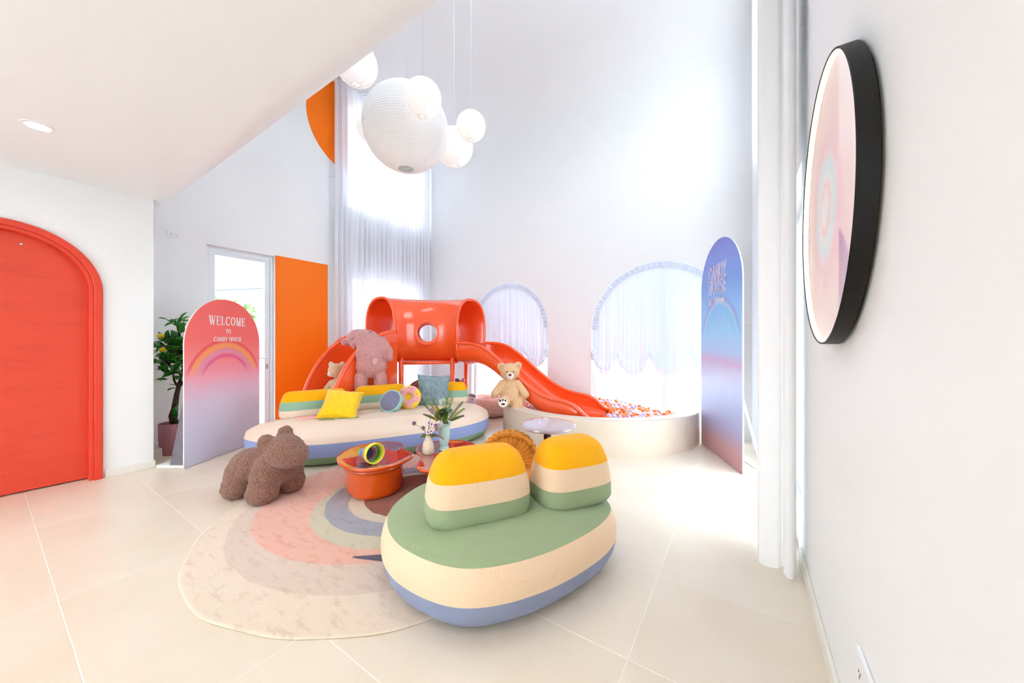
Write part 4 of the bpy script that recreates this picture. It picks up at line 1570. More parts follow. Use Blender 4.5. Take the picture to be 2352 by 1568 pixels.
_petal = {}
def flower(parent, p, d, r, petm, n, cm=CEN):
    o = bpy.data.objects.new('blossom', None)
    key = (petm.name, n)
    if key not in _petal:
        V, Fc = [], []
        for i in range(n):
            a = 2 * PI * i / n
            w = PI / n * 1.0
            b = len(V)
            for (rr, aa, z) in ((.12, 0, 0), (.6, -w, .10), (1.0, -w * .55, .16), (1.04, 0, .12), (1.0, w * .55, .16), (.6, w, .10)):
                V.append((rr * math.cos(a + aa), rr * math.sin(a + aa), z + .03 * (i % 2)))
            Fc.append(tuple(range(b, b + 6)))
        _petal[key] = meshd(V, Fc)
        _petal[key].materials.append(petm)
    o = link('blossom', _petal[key], None, parent, p)
    o.scale = (r, r, r)
    o.rotation_mode = 'QUATERNION'; o.rotation_quaternion = Vector(d).to_track_quat('Z', 'Y')
    if cm:
        if 'cen' not in _petal:
            b = bmesh.new(); bmesh.ops.create_icosphere(b, subdivisions=2, radius=.26)
            me = bpy.data.meshes.new('c'); b.to_mesh(me); b.free(); _petal['cen'] = me
            me.materials.append(cm)
        c = link('flower_centre', _petal['cen'], None, o, (0, 0, .08))
    return o


def pompom(name, parent, p, r, m, n=70, seed=1):
    rg = np.random.default_rng(seed)
    V, Fc = [], []
    for i in range(n):
        u = rg.normal(size=3); u /= np.linalg.norm(u)
        a = np.cross(u, rg.normal(size=3)); a /= np.linalg.norm(a); b = np.cross(u, a)
        q = u * r * (.5 + .3 * rg.random()); w = r * .3
        k = len(V)
        V += [q * .4, q + a * w, q + u * r * .45, q - a * w, q + b * w * .6]
        Fc += [(k, k + 1, k + 2, k + 3), (k, k + 1, k + 2, k + 4)]
    return obj(name, V, Fc, m, parent, False, p)


def frond(name, parent, p0, d, L, m, n=11, w=.035, droop=.25):
    """feathery leaf: midrib with paired narrow leaflets"""
    d = Vector(d).normalized()
    side = d.cross(Vector((-.45, .7, .55))).normalized()
    V, Fc = [], []
    pts = []
    for i in range(n + 1):
        s = i / n
        pts.append(Vector(p0) + d * (L * s) + Vector((0, 0, -droop * L * s * s)))
    for i in range(1, n + 1):
        p = pts[i]
        tdir = (pts[i] - pts[i - 1]).normalized()
        ww = w * (1 - .75 * abs(i / n - .4))
        for q in (-1, 1):
            tip = p + side * (q * ww) + tdir * ww * .9
            nn = tdir * .007
            k = len(V)
            V += [p - nn, p + nn, tip]
            Fc.append((k, k + 1, k + 2))
            k = len(V)
            V += [p + Vector((0, 0, .003)), p - Vector((0, 0, .003)), tip]
            Fc.append((k, k + 1, k + 2))
    for i in range(n):
        k = len(V)
        V += [pts[i] - side * .0015, pts[i] + side * .0015, pts[i + 1] + side * .0015, pts[i + 1] - side * .0015]
        Fc.append((k, k + 1, k + 2, k + 3))
    return obj(name, V, Fc, m, parent)


VR = Vector((.835, .55, 0)); VF = Vector((-.55, .835, 0)); UP = Vector((0, 0, 1))
def vv(r, f, u): return VR * r + VF * f + UP * u
# small posy
t = thing('flower_posy', 'posy of pale lilac and dark-eyed flowers in the cream bottle vase', 'flowers', (V1[0], V1[1], ZT + .13))
heads = [(-.125, 0, .135), (-.045, .0, .095), (.005, -.03, .065), (.035, -.03, .072), (.03, .01, .125), (.065, .01, .115), (.0, .02, .135), (.075, .0, .085), (.03, .0, .25), (-.005, -.01, .06)]
for i, h in enumerate(heads):
    p = vv(*h)
    tube('stem', [(0, 0, 0), tuple(vv(h[0] * .3, h[1] * .3, h[2] * .55)), tuple(p)], .0018, STEM, t, 5)
for i in (0, 1, 5, 7, 8): pompom('lilac_bloom', t, tuple(vv(*heads[i])), .020, LILF, 60, i)
for i in (2, 3, 4, 6, 9): flower(t, tuple(vv(*heads[i])), (.5 - .1 * i, -.85, .35), .023, PALEF, 6)
for i, (a, l) in enumerate(((-.9, .07), (-.4, .075), (.1, .06), (.5, .07), (1.0, .08), (1.5, .06), (-1.4, .06))):
    frond('leaf', t, tuple(vv(0, 0, .01)), tuple(vv(math.sin(a), -.3, .55)), l, LEAFG, 8, .022, .3)
frond('dry_fern', t, tuple(vv(.01, 0, .03)), tuple(vv(1, -.1, .25)), .13, mat('dry_fern', '#A07A5A', .8), 11, .028, .45)
# big bouquet
t = thing('flower_bouquet', 'mixed bouquet with white rose and yellow sprigs in the mint vase', 'flowers', (V2[0], V2[1], ZT + .20))
pompom('white_rose', t, tuple(vv(-.01, -.01, .235)), .038, WHF, 110, 5)
pompom('green_bloom', t, tuple(vv(.005, -.04, .10)), .032, LEAFG, 80, 6)
pompom('green_bloom', t, tuple(vv(-.055, -.02, .12)), .032, mat('sage_bloom', '#9AA579', .8, var=.2, vscale=40), 80, 7)
pompom('green_bloom', t, tuple(vv(.015, -.04, .065)), .026, mat('sage_bloom', '#9AA579'), 80, 8)
pompom('green_bloom', t, tuple(vv(.045, -.02, .16)), .035, mat('mint_bloom', '#A9C9A4', .8), 80, 9)
pompom('dark_leaf_cluster', t, tuple(vv(.0, -.02, .14)), .05, LEAFD, 90, 10)
for i, (r, u) in enumerate(((-.075, .20), (-.068, .18), (-.06, .165), (-.075, .085), (-.07, .07), (-.082, .11))):
    pompom('yellow_sprig', t, tuple(vv(r, -.02, u)), .012, YELF, 30, 20 + i)
flower(t, tuple(vv(-.035, -.05, .03)), (.3, -.9, .2), .025, PALEF, 6, None)
flower(t, tuple(vv(-.02, -.055, .045)), (.5, -.9, .2), .022, PALEF, 6, None)
for i, (a, u, l, f) in enumerate(((-.75, .9, .25, .0), (-.55, .9, .27, .1), (-.35, 1, .24, -.1), (.25, 1, .25, 0), (.6, .9, .24, .1), (.8, .8, .2, -.1), (-1.0, .6, .16, 0), (.1, 1, .26, -.2), (1.0, .55, .14, 0))):
    frond('fern_leaf', t, tuple(vv(a * .05, 0, .06)), tuple(vv(a, f, u)), l, LEAFG if i % 2 else LEAFD, 15, .026, .12)
for h in ((0, 0, .2), (-.05, 0, .12), (.04, 0, .15)):
    tube('stem', [(0, 0, -.08), tuple(vv(*h))], .003, LEAFD, t, 5)

# ---- potted lemon tree
POTM = mat('dusty_mauve_ceramic', '#A9707A', .6, .3)
t = thing('potted_lemon_tree', 'small lemon tree in a ribbed mauve pot behind the welcome board', 'potted plant', (-5.34, 1.21, 0))
ribs = lambda a, z: 1 + .012 * math.cos(a * 44)
pt = lathe('pot', [(.085, .09), (.112, .098), (.118, .12), (.124, .345), (.120, .35), (.112, .345), (.108, .31), (0, .30)], 264, POTM, t, close=False, modr=ribs)
lathe('pot_foot', [(0, 0), (.088, 0), (.09, .095), (0, .1)], 264, POTM, pt, modr=ribs)
lathe('soil', [(0, .318), (.109, .312)], 32, mat('dark_soil', '#3a2c22', .95), t, close=False)
BARKD = mat('dark_bark', '#4A3A34', .85, .2, var=.35, vscale=30, bump=(60, .6, .01))
tr = tube('trunk', [(0, 0, .30), (.01, .0, .36), (-.012, .0, .42), (.0, .01, .50), (.012, .015, .58), (.03, .02, .66), (.05, .03, .74), (.07, .04, .82)], [.036, .033, .04, .031, .027, .024, .021, .017], BARKD, t, 10)
brs = [[(.05, .03, .74), (.02, .0, .82), (.03, -.01, .90), (-.02, -.03, 1.0)], [(.05, .03, .74), (.11, .07, .82), (.16, .10, .90), (.18, .12, 1.02)], [(.07, .04, .82), (.08, .06, .95), (.05, .06, 1.12), (.02, .05, 1.30)],
       [(-.02, -.03, 1.0), (-.06, -.06, 1.08), (-.09, -.08, 1.16)], [(.05, .06, 1.12), (-.02, .0, 1.22), (-.06, -.02, 1.32)], [(.02, .05, 1.30), (-.02, .04, 1.42), (-.06, .02, 1.50)], [(.18, .12, 1.02), (.22, .15, 1.18), (.22, .17, 1.35)], [(.03, -.01, .90), (-.05, -.06, .92), (-.12, -.10, .98)], [(.05, .06, 1.12), (.12, .10, 1.25), (.15, .12, 1.42)], [(-.02, -.03, 1.0), (-.08, -.05, 1.05), (-.13, -.07, 1.04)], [(-.02, .0, 1.22), (-.08, -.04, 1.24), (-.13, -.06, 1.27)], [(.05, .06, 1.12), (.02, -.04, 1.16), (.0, -.10, 1.24)]]
for b in brs: tube('branch', b, [.013 - .003 * i for i in range(len(b))], BARKD, t, 7)
LEM = mat('glossy_citrus_leaf', '#3E8F2A', .35, .5, var=.35, vscale=9)
lv = meshd([(0, 0, 0), (.018, .022, .006), (.022, .05, .010), (.014, .08, .006), (0, .1, -.006), (-.014, .08, .006), (-.022, .05, .010), (-.018, .022, .006), (0, .03, -.002), (0, .065, -.002)],
           [(0, 1, 8), (1, 2, 9, 8), (2, 3, 9), (3, 4, 9), (0, 8, 7), (7, 8, 9, 6), (6, 9, 5), (5, 9, 4)], True)
lv.materials.append(LEM)
rg = np.random.default_rng(4)
allp = [Vector(p) for b in brs for p in b[1:]]
segs = [(Vector(b[i]), Vector(b[i + 1])) for b in brs for i in range(len(b) - 1)]
cnt = 0
while cnt < 290:
    a, b = segs[rg.integers(len(segs))]
    p = a.lerp(b, rg.random())
    if p.z < .90 and rg.random() > .15: continue
    off = Vector(rg.normal(size=3)); off.normalize()
    d = Vector((off.x, off.y, off.z * .6 + .1)).normalized()
    q = p + d * rg.uniform(.0, .06)
    o = link('leaf', lv, None, t, tuple(q))
    s = rg.uniform(.75, 1.25); o.scale = (s, s, s)
    o.rotation_mode = 'QUATERNION'; o.rotation_quaternion = d.to_track_quat('Y', 'Z')
    o.rotation_quaternion.rotate(Matrix.Rotation(rg.uniform(-.8, .8), 3, d).to_quaternion())
    cnt += 1
for p, d in (((.03, .0, .40), (.7, .1, .5)), ((.03, .0, .43), (.6, .0, .75)), ((.02, 0, .37), (.8, .2, .1)), ((.03, 0, .41), (.9, -.1, .3)), ((-.02, 0, .37), (-.8, -.2, .1)), ((.03, 0, .47), (.5, .2, .8))):
    o = link('leaf', lv, None, t, p); o.rotation_mode = 'QUATERNION'; o.rotation_quaternion = Vector(d).to_track_quat('Y', 'Z')
LEMON = mat('lemon_peel', '#FFD21A', .45, .4, bump=(90, .15, .003))
for p in ((-.012, -.10, 1.315), (.03, -.09, 1.165)):
    blobo('lemon', [ell(p, (.03, .03, .027)), ell((p[0] + .028, p[1], p[2]), (.01, .008, .008))], .006, LEMON, t, .012)
#@@BOARDS
# ---- printed display boards
def ramp_board(name, stops, h, extra=None, rough=.45):
    k = NT(name)
    v = k.coord()
    s = k.sep(v)
    w = k.noise(v, 2.5, 3)
    z = k.math('ADD', k.math('DIVIDE', s[2], h), k.math('MULTIPLY', k.math('SUBTRACT', w, .5), .05))
    col = k.ramp(z, [(p, hexc(c)) for p, c in stops])
    if extra: col = extra(k, v, s, col)
    k.l(col, k.b.inputs['Base Color'])
    k.b.inputs['Roughness'].default_value = rough
    return k.m


def welcome_print(k, v, s, col):
    cz = .776
    dz = k.math('SUBTRACT', s[2], cz)
    d = k.math('SQRT', k.math('ADD', k.math('MULTIPLY', s[0], s[0]), k.math('MULTIPLY', dz, dz)))
    fade = k.smooth(s[2], .86, 1.02)
    def ring(col, r, w, c, f=1.0):
        m = k.math('SUBTRACT', 1.0, k.smooth(k.math('ABSOLUTE', k.math('SUBTRACT', d, r)), 0.0, w))
        return k.mix(k.math('MULTIPLY', k.math('MULTIPLY', m, fade), f), col, hexc(c))
    col = ring(col, .485, .030, '#EE4A48', .8)
    col = ring(col, .435, .050, '#F8A45E', 1.0)
    col = ring(col, .375, .045, '#E39AB8', .9)
    col = ring(col, .325, .035, '#E0529A', .75)
    return col


def candy_print(k, v, s, col):
    cz = 1.25
    dz = k.math('SUBTRACT', s[2], cz)
    d = k.math('SQRT', k.math('ADD', k.math('MULTIPLY', s[0], s[0]), k.math('MULTIPLY', dz, dz)))
    fade = k.smooth(s[2], 1.25, 1.5)
    def ring(col, r, w, c, f):
        m = k.math('SUBTRACT', 1.0, k.smooth(k.math('ABSOLUTE', k.math('SUBTRACT', d, r)), 0.0, w))
        return k.mix(k.math('MULTIPLY', k.math('MULTIPLY', m, fade), f), col, hexc(c))
    col = ring(col, .47, .05, '#8E8AD8', .55)
    col = ring(col, .425, .035, '#C8D8E0', .5)
    col = ring(col, .36, .09, '#7CC4F0', .6)
    g = k.n('ShaderNodeMapping'); g.inputs['Scale'].default_value = (9, 1, 1.2)
    k.l(v, g.inputs[0])
    br = k.noise(g.outputs[0], 3, 4)
    return k.mix(k.math('MULTIPLY', k.smooth(br, .5, .75), .08), col, hexc('#5C86C8'))


def board(name, label, p0, p1, h, t, m, edge):
    p0, p1 = Vector(p0), Vector(p1)
    d = p1 - p0
    w = d.length
    th = thing(name, label, 'display board', ((p0.x + p1.x) / 2, (p0.y + p1.y) / 2, 0), math.atan2(d.y, d.x))
    r = w / 2
    out = arch(0, r, h - r, .004, 48)
    # printed face towards -Y (local), raw edge strip behind it
    body = plate('panel', out, [], t, lambda u, v, q: (u, .0015 + q, v), edge, th, auto=.5)
    plate('printed_face', [(u * .998, v) for u, v in out], [], .0012, lambda u, v, q: (u, q, v), m, body)
    return th, body, w


# stroke lettering -------------------------------------------------
def stroke_mesh(strokes, sx, sz, d=.004):
    """strokes: list of (polyline, width, roundcaps) in em units -> extruded flat letter facing -Y"""
    bm = bmesh.new()
    def prism(pts):
        a = [bm.verts.new((x * sx, 0, z * sz)) for x, z in pts]
        b = [bm.verts.new((x * sx, -d, z * sz)) for x, z in pts]
        bm.faces.new(b); bm.faces.new(a[::-1])
        for i in range(len(a)):
            j = (i + 1) % len(a)
            bm.faces.new((a[i], a[j], b[j], b[i]))
    for pl, w, rc in strokes:
        ws = w if isinstance(w, (list, tuple)) else [w] * len(pl)
        for i in range(len(pl) - 1):
            (x0, z0), (x1, z1) = pl[i], pl[i + 1]
            L = math.hypot(x1 - x0, z1 - z0) or 1e-6
            nx, nz = -(z1 - z0) / L, (x1 - x0) / L
            prism([(x0 + nx * ws[i] / 2, z0 + nz * ws[i] / 2), (x0 - nx * ws[i] / 2, z0 - nz * ws[i] / 2), (x1 - nx * ws[i + 1] / 2, z1 - nz * ws[i + 1] / 2), (x1 + nx * ws[i + 1] / 2, z1 + nz * ws[i + 1] / 2)])
        if rc:
            for (x, z), w_ in zip(pl, ws):
                prism([(x + w_ / 2 * math.cos(2 * PI * i / 10), z + w_ / 2 * math.sin(2 * PI * i / 10)) for i in range(10)])
    return bm


def arcp(cx, cz, rx, rz, a0, a1, n=14):
    return [(cx + rx * math.cos(math.radians(a0 + (a1 - a0) * i / n)), cz + rz * math.sin(math.radians(a0 + (a1 - a0) * i / n))) for i in range(n + 1)]


def wvar(n, lo, hi, ph=0):
    return [lo + (hi - lo) * abs(math.sin(ph + PI * i / n)) for i in range(n + 1)]


TK, TN, SF = .17, .055, .045
def serif(x, z, w=.30): return ([(x - w / 2, z), (x + w / 2, z)], SF, False)
b0_, b1_ = SF / 2, 1 - SF / 2
SERIF = {
    'W': (1.15, [([(.10, 1), (.38, 0)], TK, 0), ([(.38, 0), (.58, .95)], TN, 0), ([(.52, 1), (.80, 0)], TK, 0), ([(.80, 0), (1.05, 1)], TN, 0), serif(.10, b1_, .3), serif(.54, b1_, .26), serif(1.04, b1_, .24)]),
    'E': (.78, [([(.20, 0), (.20, 1)], TK, 0), ([(.08, b1_), (.68, b1_)], TN, 0), ([(.20, .52), (.55, .52)], TN, 0), ([(.08, b0_), (.70, b0_)], TN, 0), ([(.66, 1), (.66, .74)], TN, 0), ([(.55, .64), (.55, .40)], TN, 0), ([(.69, 0), (.69, .28)], TN, 0)]),
    'L': (.74, [([(.20, 0), (.20, 1)], TK, 0), serif(.20, b1_, .30), ([(.06, b0_), (.66, b0_)], TN, 0), ([(.65, 0), (.65, .30)], TN, 0)]),
    'C': (.86, [(arcp(.46, .5, .37, .46, 40, 320), wvar(14, .05, .17), 0), ([(.75, .72), (.75, 1)], TN, 0), ([(.75, .24), (.75, .06)], .03, 0)]),
    'O': (.92, [(arcp(.46, .5, .37, .46, 90, 450, 24), [.06 + .11 * abs(math.cos(2 * PI * i / 24 + PI / 2)) for i in range(25)], 0)]),
    'M': (1.08, [([(.17, 0), (.17, 1)], TN, 0), ([(.20, 1), (.54, 0)], TK, 0), ([(.54, 0), (.86, 1)], TN, 0), ([(.88, 0), (.88, 1)], TK, 0), serif(.17, b0_, .24), serif(.88, b0_, .32), serif(.14, b1_, .22), serif(.90, b1_, .28)]),
    'T': (.80, [([(.40, 0), (.40, 1)], TK, 0), ([(.06, b1_), (.74, b1_)], TN, 0), ([(.07, 1), (.07, .74)], TN, 0), ([(.73, 1), (.73, .74)], TN, 0), serif(.40, b0_, .32)]),
    'A': (.92, [([(.14, 0), (.46, 1)], TN, 0), ([(.46, 1), (.76, 0)], TK, 0), ([(.25, .34), (.66, .34)], TN, 0), serif(.13, b0_, .24), serif(.78, b0_, .30)]),
    'N': (.98, [([(.17, 0), (.17, 1)], TN, 0), ([(.17, 1), (.80, 0)], TK, 0), ([(.80, 0), (.80, 1)], TN, 0), serif(.17, b0_, .24), serif(.12, b1_, .22), serif(.80, b1_, .24)]),
    'D': (.90, [([(.20, 0), (.20, 1)], TK, 0), ([(.06, b1_), (.42, b1_)], TN, 0), ([(.06, b0_), (.42, b0_)], TN, 0), (arcp(.40, .5, .40, .475, 90, -90), wvar(14, .055, .17), 0)]),
    'Y': (.90, [([(.12, 1), (.45, .45)], TK, 0), ([(.78, 1), (.45, .45)], TN, 0), ([(.45, .48), (.45, 0)], TK, 0), serif(.13, b1_, .28), serif(.78, b1_, .24), serif(.45, b0_, .32)]),
    'H': (1.0, [([(.20, 0), (.20, 1)], TK, 0), ([(.80, 0), (.80, 1)], TK, 0), ([(.2, .5), (.8, .5)], TN, 0), serif(.2, b0_), serif(.2, b1_), serif(.8, b0_), serif(.8, b1_)]),
    'U': (.94, [([(.20, 1), (.20, .34)], TK, 0), (arcp(.48, .34, .28, .31, 180, 360), [.17 - .10 * i / 14 for i in range(15)], 0), ([(.76, .34), (.76, 1)], TN, 0), serif(.2, b1_), serif(.76, b1_, .24)]),
    'S': (.74, [(arcp(.37, .74, .25, .23, 40, 270, 10) + arcp(.37, .26, .27, .235, 90, -150, 10), [.05 + .11 * abs(math.sin(PI * i / 21)) for i in range(22)], 0), ([(.61, .72), (.61, .98)], .04, 0), ([(.12, .28), (.12, .02)], .04, 0)]),
}


def write(parent, text, font, xc, z, h, m, aspect=.9, gap=.10, d=.004, y=0.0, inner=None, name='letter', wscale=1.0):
    sx = h * aspect
    tot = sum((font[c][0] + gap) if c != ' ' else .45 for c in text) - gap
    x = xc - tot * sx / 2
    for c in text:
        if c == ' ':
            x += .45 * sx; continue
        adv, st = font[c]
        o = bm_obj(name, stroke_mesh(st, sx, h, d), m, parent, loc=(x, y, z))
        if inner:
            st2 = [(pl, .055, True) for pl, w, rc in st]
            bm_obj('letter_inline', stroke_mesh(st2, sx, h, .0015), inner, o, loc=(0, -d, 0))
        x += (adv + gap) * sx


EDGEW = mat('white_foam_board', '#E9E6E2', .6)
WPRINT = ramp_board('welcome_board_print', [(0.0, '#CDCFE6'), (.20, '#D0D2E8'), (.36, '#DCD0E6'), (.45, '#E9BFD4'), (.53, '#F5A3B4'), (.62, '#F98C8E'), (.74, '#F77672'), (1.0, '#F56A64')], 1.724, welcome_print)
wb, wp, ww = board('welcome_board', 'tall arched pink welcome board with rainbow beside the sofa', (-5.12, 1.965), (-4.60, 1.121), 1.724, .012, WPRINT, EDGEW)
#: local +X runs from the far (right in view) edge to the near edge -> flip so the face looks into the room
wb.rotation_euler = (0, 0, wb.rotation_euler.z + PI)
LET = mat('white_letter_acrylic', '#F6F3F4', .35)
write(wp, 'WELCOME', SERIF, .02, 1.435, .098, LET, .72, .10)
write(wp, 'TO', SERIF, .02, 1.345, .048, LET, .80, .10)
write(wp, 'CANDY HOUSE', SERIF, .02, 1.255, .050, LET, .74, .08)
GREYB = mat('grey_fibre_board', '#7C7A86', .8, var=.12, vscale=30)
boardwood = mat('raw_board_edge', '#CFAF98', .7)
# prop and base frame behind the panel (local +Y is behind)
sp_ = wb
plate('prop_panel', [(.0, .03), (.155, .03), (.012, .72), (.0, .72)], [], .014, lambda u, v, q: (-.47 + q, .016 + u, v), GREYB, wb)
plate('prop_panel', [(.0, .03), (.155, .03), (.012, .72), (.0, .72)], [], .014, lambda u, v, q: (.40 + q, .016 + u, v), GREYB, wb)
plate('base_frame', rect(-.48, .48, .016, .30), [rect(-.42, .42, .06, .25)], .028, lambda u, v, q: (u, v, .002 + q), TRIMW, wb)

CPRINT = ramp_board('candy_board_print', [(0.0, '#C9989E'), (.06, '#CE9C9C'), (.14, '#AFA9CE'), (.24, '#A9B8E4'), (.33, '#BECDF4'), (.40, '#C9C6E8'), (.44, '#CDB0D6'), (.48, '#B2CBF4'), (.58, '#97D2FA'), (.68, '#8EC0F4'), (.80, '#779EE6'), (.92, '#7C92E2'), (1.0, '#7C82DC')], 2.37, candy_print, .4)
cb, cp, cw = board('candy_house_board', 'tall blue arched board with white house lettering in front of the window', (-.444, 4.911), (-.017, 3.968), 2.37, .012, CPRINT, EDGEW)
RT = .17
def rs(*pl): return [(p, RT, True) for p in pl]
ROUND = {
    'C': (.62, rs(arcp(.36, .66, .28, .28, 20, 180, 8) + arcp(.36, .34, .28, .28, 180, 340, 8))),
    'A': (.66, rs([(.05, .06), (.33, .94), (.61, .06)], [(.16, .34), (.50, .34)])),
    'N': (.62, rs([(.06, .06), (.06, .94), (.56, .06), (.56, .94)])),
    'D': (.62, rs([(.06, .06), (.06, .94), (.22, .94)] + arcp(.24, .5, .34, .44, 90, -90, 12) + [(.06, .06)])),
    'Y': (.62, rs([(.04, .94), (.31, .50), (.58, .94)], [(.31, .50), (.31, .06)])),
    'H': (.60, rs([(.06, .06), (.06, .94)], [(.54, .06), (.54, .94)], [(.06, .5), (.54, .5)])),
    'O': (.64, rs(arcp(.32, .5, .28, .44, 90, 450, 22))),
    'U': (.60, rs([(.06, .94), (.06, .34)] + arcp(.30, .32, .24, .26, 180, 360, 10) + [(.54, .94)])),
    'S': (.58, rs(arcp(.30, .72, .23, .22, 30, 270, 10) + arcp(.30, .28, .24, .22, 90, -150, 10))),
    'E': (.54, rs([(.50, .94), (.06, .94), (.06, .06), (.50, .06)], [(.06, .5), (.44, .5)])),
}
INL = mat('violet_letter_inline', '#A48AD0', .5)
write(cp, 'CANDY', ROUND, -.055, 1.94, .165, LET, .74, .14, .004, 0, INL)
write(cp, 'HOUSE', ROUND, -.055, 1.79, .165, LET, .74, .16, .004, 0, INL)
TH = .09
def th(*pl): return [(p, TH, True) for p in pl]
THIN = {
    'P': (.55, th([(.05, 0), (.05, 1), (.28, 1)] + arcp(.28, .76, .22, .24, 90, -90, 8) + [(.05, .52)])),
    'a': (.55, th(arcp(.26, .30, .22, .28, 0, 360, 14), [(.48, .6), (.48, 0)])),
    't': (.36, th([(.18, .95), (.18, .1), (.30, .0)], [(.0, .62), (.36, .62)])),
    'o': (.52, th(arcp(.26, .30, .22, .28, 0, 360, 14))),
    'y': (.50, th([(.04, .6), (.26, .05)], [(.48, .6), (.18, -.3)])),
}
write(cp, 'Pattaya', THIN, .0, 1.68, .066, LET, .85, .12, .003)
badge = []
for i in range(20):
    a = 2 * PI * i / 20
    badge.append((-.225 + .026 * math.cos(a), 1.70 + .045 * math.sin(a)))
bg_ = plate('pink_badge', badge, [], .003, lambda u, v, q: (u, -q, v), mat('pink_badge_print', '#E79AC0', .5), cp)
for z in (1.675, 1.707):
    boxo('badge_mark', -.232, -.218, -.0045, -.003, z - .008, z + .012, LET, bg_)
plate('base_frame', rect(-.46, .50, .02, .24), [rect(-.40, .44, .06, .20)], .03, lambda u, v, q: (u, v, .002 + q), TRIMW, cb)
for x in (-.35, .44):
    tube('brace', [(x, .21, .03), (x, .025, .75)], .012, TRIMW, cb, 8)

# ---- curtains
SHEER = sheer('white_sheer_voile', '#F4F5FA', .04, .26)
SHEER2 = sheer('white_curtain_cloth', '#F8F7F6', .02, .22)
VOILE = sheer('balloon_voile', '#E4ECF9', .004, .05)


def drape(name, label, path_fn, z0, z1, m, n, hem=None):
    t = thing(name, label, 'curtain', (0, 0, 0))
    NZ = 14
    def f(u, v):
        x, y = path_fn(u, v)
        return (x, y, (z0 + (hem(u) if hem else 0)) * (1 - v) + z1 * v)
    grid('cloth', n, NZ, f, m, t)
    tube('heading', [tuple(path_fn(i / 60, 1.0)) + (z1,) for i in range(61)], .012, m, t, 5)
    return t


def left_path(u, v):
    y = 3.215 + 2.10 * u
    w = math.sin(u * 2 * PI * 23 + .6 * math.sin(u * 17)) * (.040 + .012 * math.sin(u * 31)) 
    return (XL + .16 + w + .01 * (1 - v) * math.sin(u * 40), y)
drape('sheer_curtain', 'tall white sheer curtain in the corner behind the slide', left_path, .03, ZC - .03, SHEER, 460)


def right_path(u, v):
    # three fat folds in a gathered bundle
    P = [(.235, 2.74), (.20, 2.62), (.095, 2.60), (.075, 2.46), (.13, 2.385), (.165, 2.43), (.16, 2.36), (.18, 2.325), (.245, 2.40), (.25, 2.55)]
    return tuple(RP[min(int(u * (len(RP) - 1)), len(RP) - 1)])
RP = catmull([(.20, 2.75), (.10, 2.72), (.067, 2.58), (.066, 2.45), (.074, 2.42), (.11, 2.405), (.150, 2.40), (.170, 2.412), (.178, 2.405), (.173, 2.36), (.188, 2.338), (.215, 2.35), (.230, 2.40), (.228, 2.52), (.19, 2.65)], 14, False)
drape('gathered_curtain', 'white curtain gathered beside the round mirror', right_path, .022, ZC - .04, SHEER2, 140, lambda u: .012 * math.sin(u * 14))
RP2 = catmull([(.245, 5.20), (.12, 5.16), (.09, 5.06), (.20, 5.0), (.11, 4.93), (.075, 4.84), (.20, 4.80), (.24, 4.74)], 12, False)
drape('gathered_curtain', 'white curtain gathered in the far right corner behind the blue board', lambda u, v: tuple(RP2[min(int(u * (len(RP2) - 1)), len(RP2) - 1)]), .022, ZC - .04, SHEER, 90)


def balloon(name, label, W, peaks, ylow, yhigh):
    """festoon blind filling an arch: gathered voile with a ruffled heading and scalloped hem"""
    c, r, s = W
    t = thing(name, label, 'curtain', (c, YB + .03, 0))
    R = r - .012
    edges = [-R] + [p - c for p in peaks] + [R]
    edges = sorted(set(edges))
    def zb(x):
        for a, b in zip(edges[:-1], edges[1:]):
            if a - 1e-6 <= x <= b + 1e-6:
                q = (x - a) / (b - a)
                return yhigh - (yhigh - ylow) * math.sin(PI * q) ** .62
        return yhigh
    def ztop(x): return s + math.sqrt(max(0, R * R - x * x)) - .02
    NU, NV = 200, 46
    def f(u, v):
        x = -R + 2 * R * u
        zt, z0 = ztop(x), zb(x)
        zt = max(zt, s - .25 + .25)
        # dense rows near the hem
        q = v ** 1.6
        z = z0 + (zt - z0) * q
        pl = .014 * math.sin(x * 33 + 2.6 * math.sin(x * 7.3)) + .008 * math.sin(x * 97)
        pl *= .35 + .65 * (1 - q)
        hem = max(0, 1 - (z - z0) / .20)
        puff = -.045 * hem * (1 - hem) * 4 * .8
        fold = .012 * hem * math.sin((z - z0) * 95 + x * 6)
        # cloth pinches towards the pull cords
        dp = min(abs(x - e) for e in edges)
        pinch = .02 * math.exp(-(dp / .05) ** 2) * hem
        return (x, pl + puff + fold + pinch, z)
    grid('voile', NU, NV, f, VOILE, t)
    def ruffle(u, v):
        a = PI * u
        rr = R + .004 - .075 * v
        w = .010 * math.sin(a * 190) * (1 - .3 * v) + .006 * math.sin(a * 71)
        return (rr * math.cos(a), -.02 + w, s + rr * math.sin(a))
    grid('ruffle', 700, 4, ruffle, VOILE, t)
    for p in peaks:
        tube('pull_cord', [(p - c, .018, yhigh), (p - c, .018, ztop(p - c))], .003, VOILE, t, 5)
    for p in (edges[0], edges[-1]):
        blobo('gathered_tuft', [ell((p + (.012 if p < 0 else -.012), -.03, yhigh - .01), (.03, .025, .06)), ell((p + (.02 if p < 0 else -.02), -.045, yhigh + .05), (.025, .02, .035))], .008, VOILE, t, .03, (.008, 40))
    return t


balloon('balloon_blind', 'white balloon blind in the left arched window behind the chute', W1, [-4.10, -3.72, -3.28], .80, 1.06)
balloon('balloon_blind', 'white balloon blind in the right arched window above the ball pit', W2, [-1.63, -1.15, -.60], .74, 1.03)

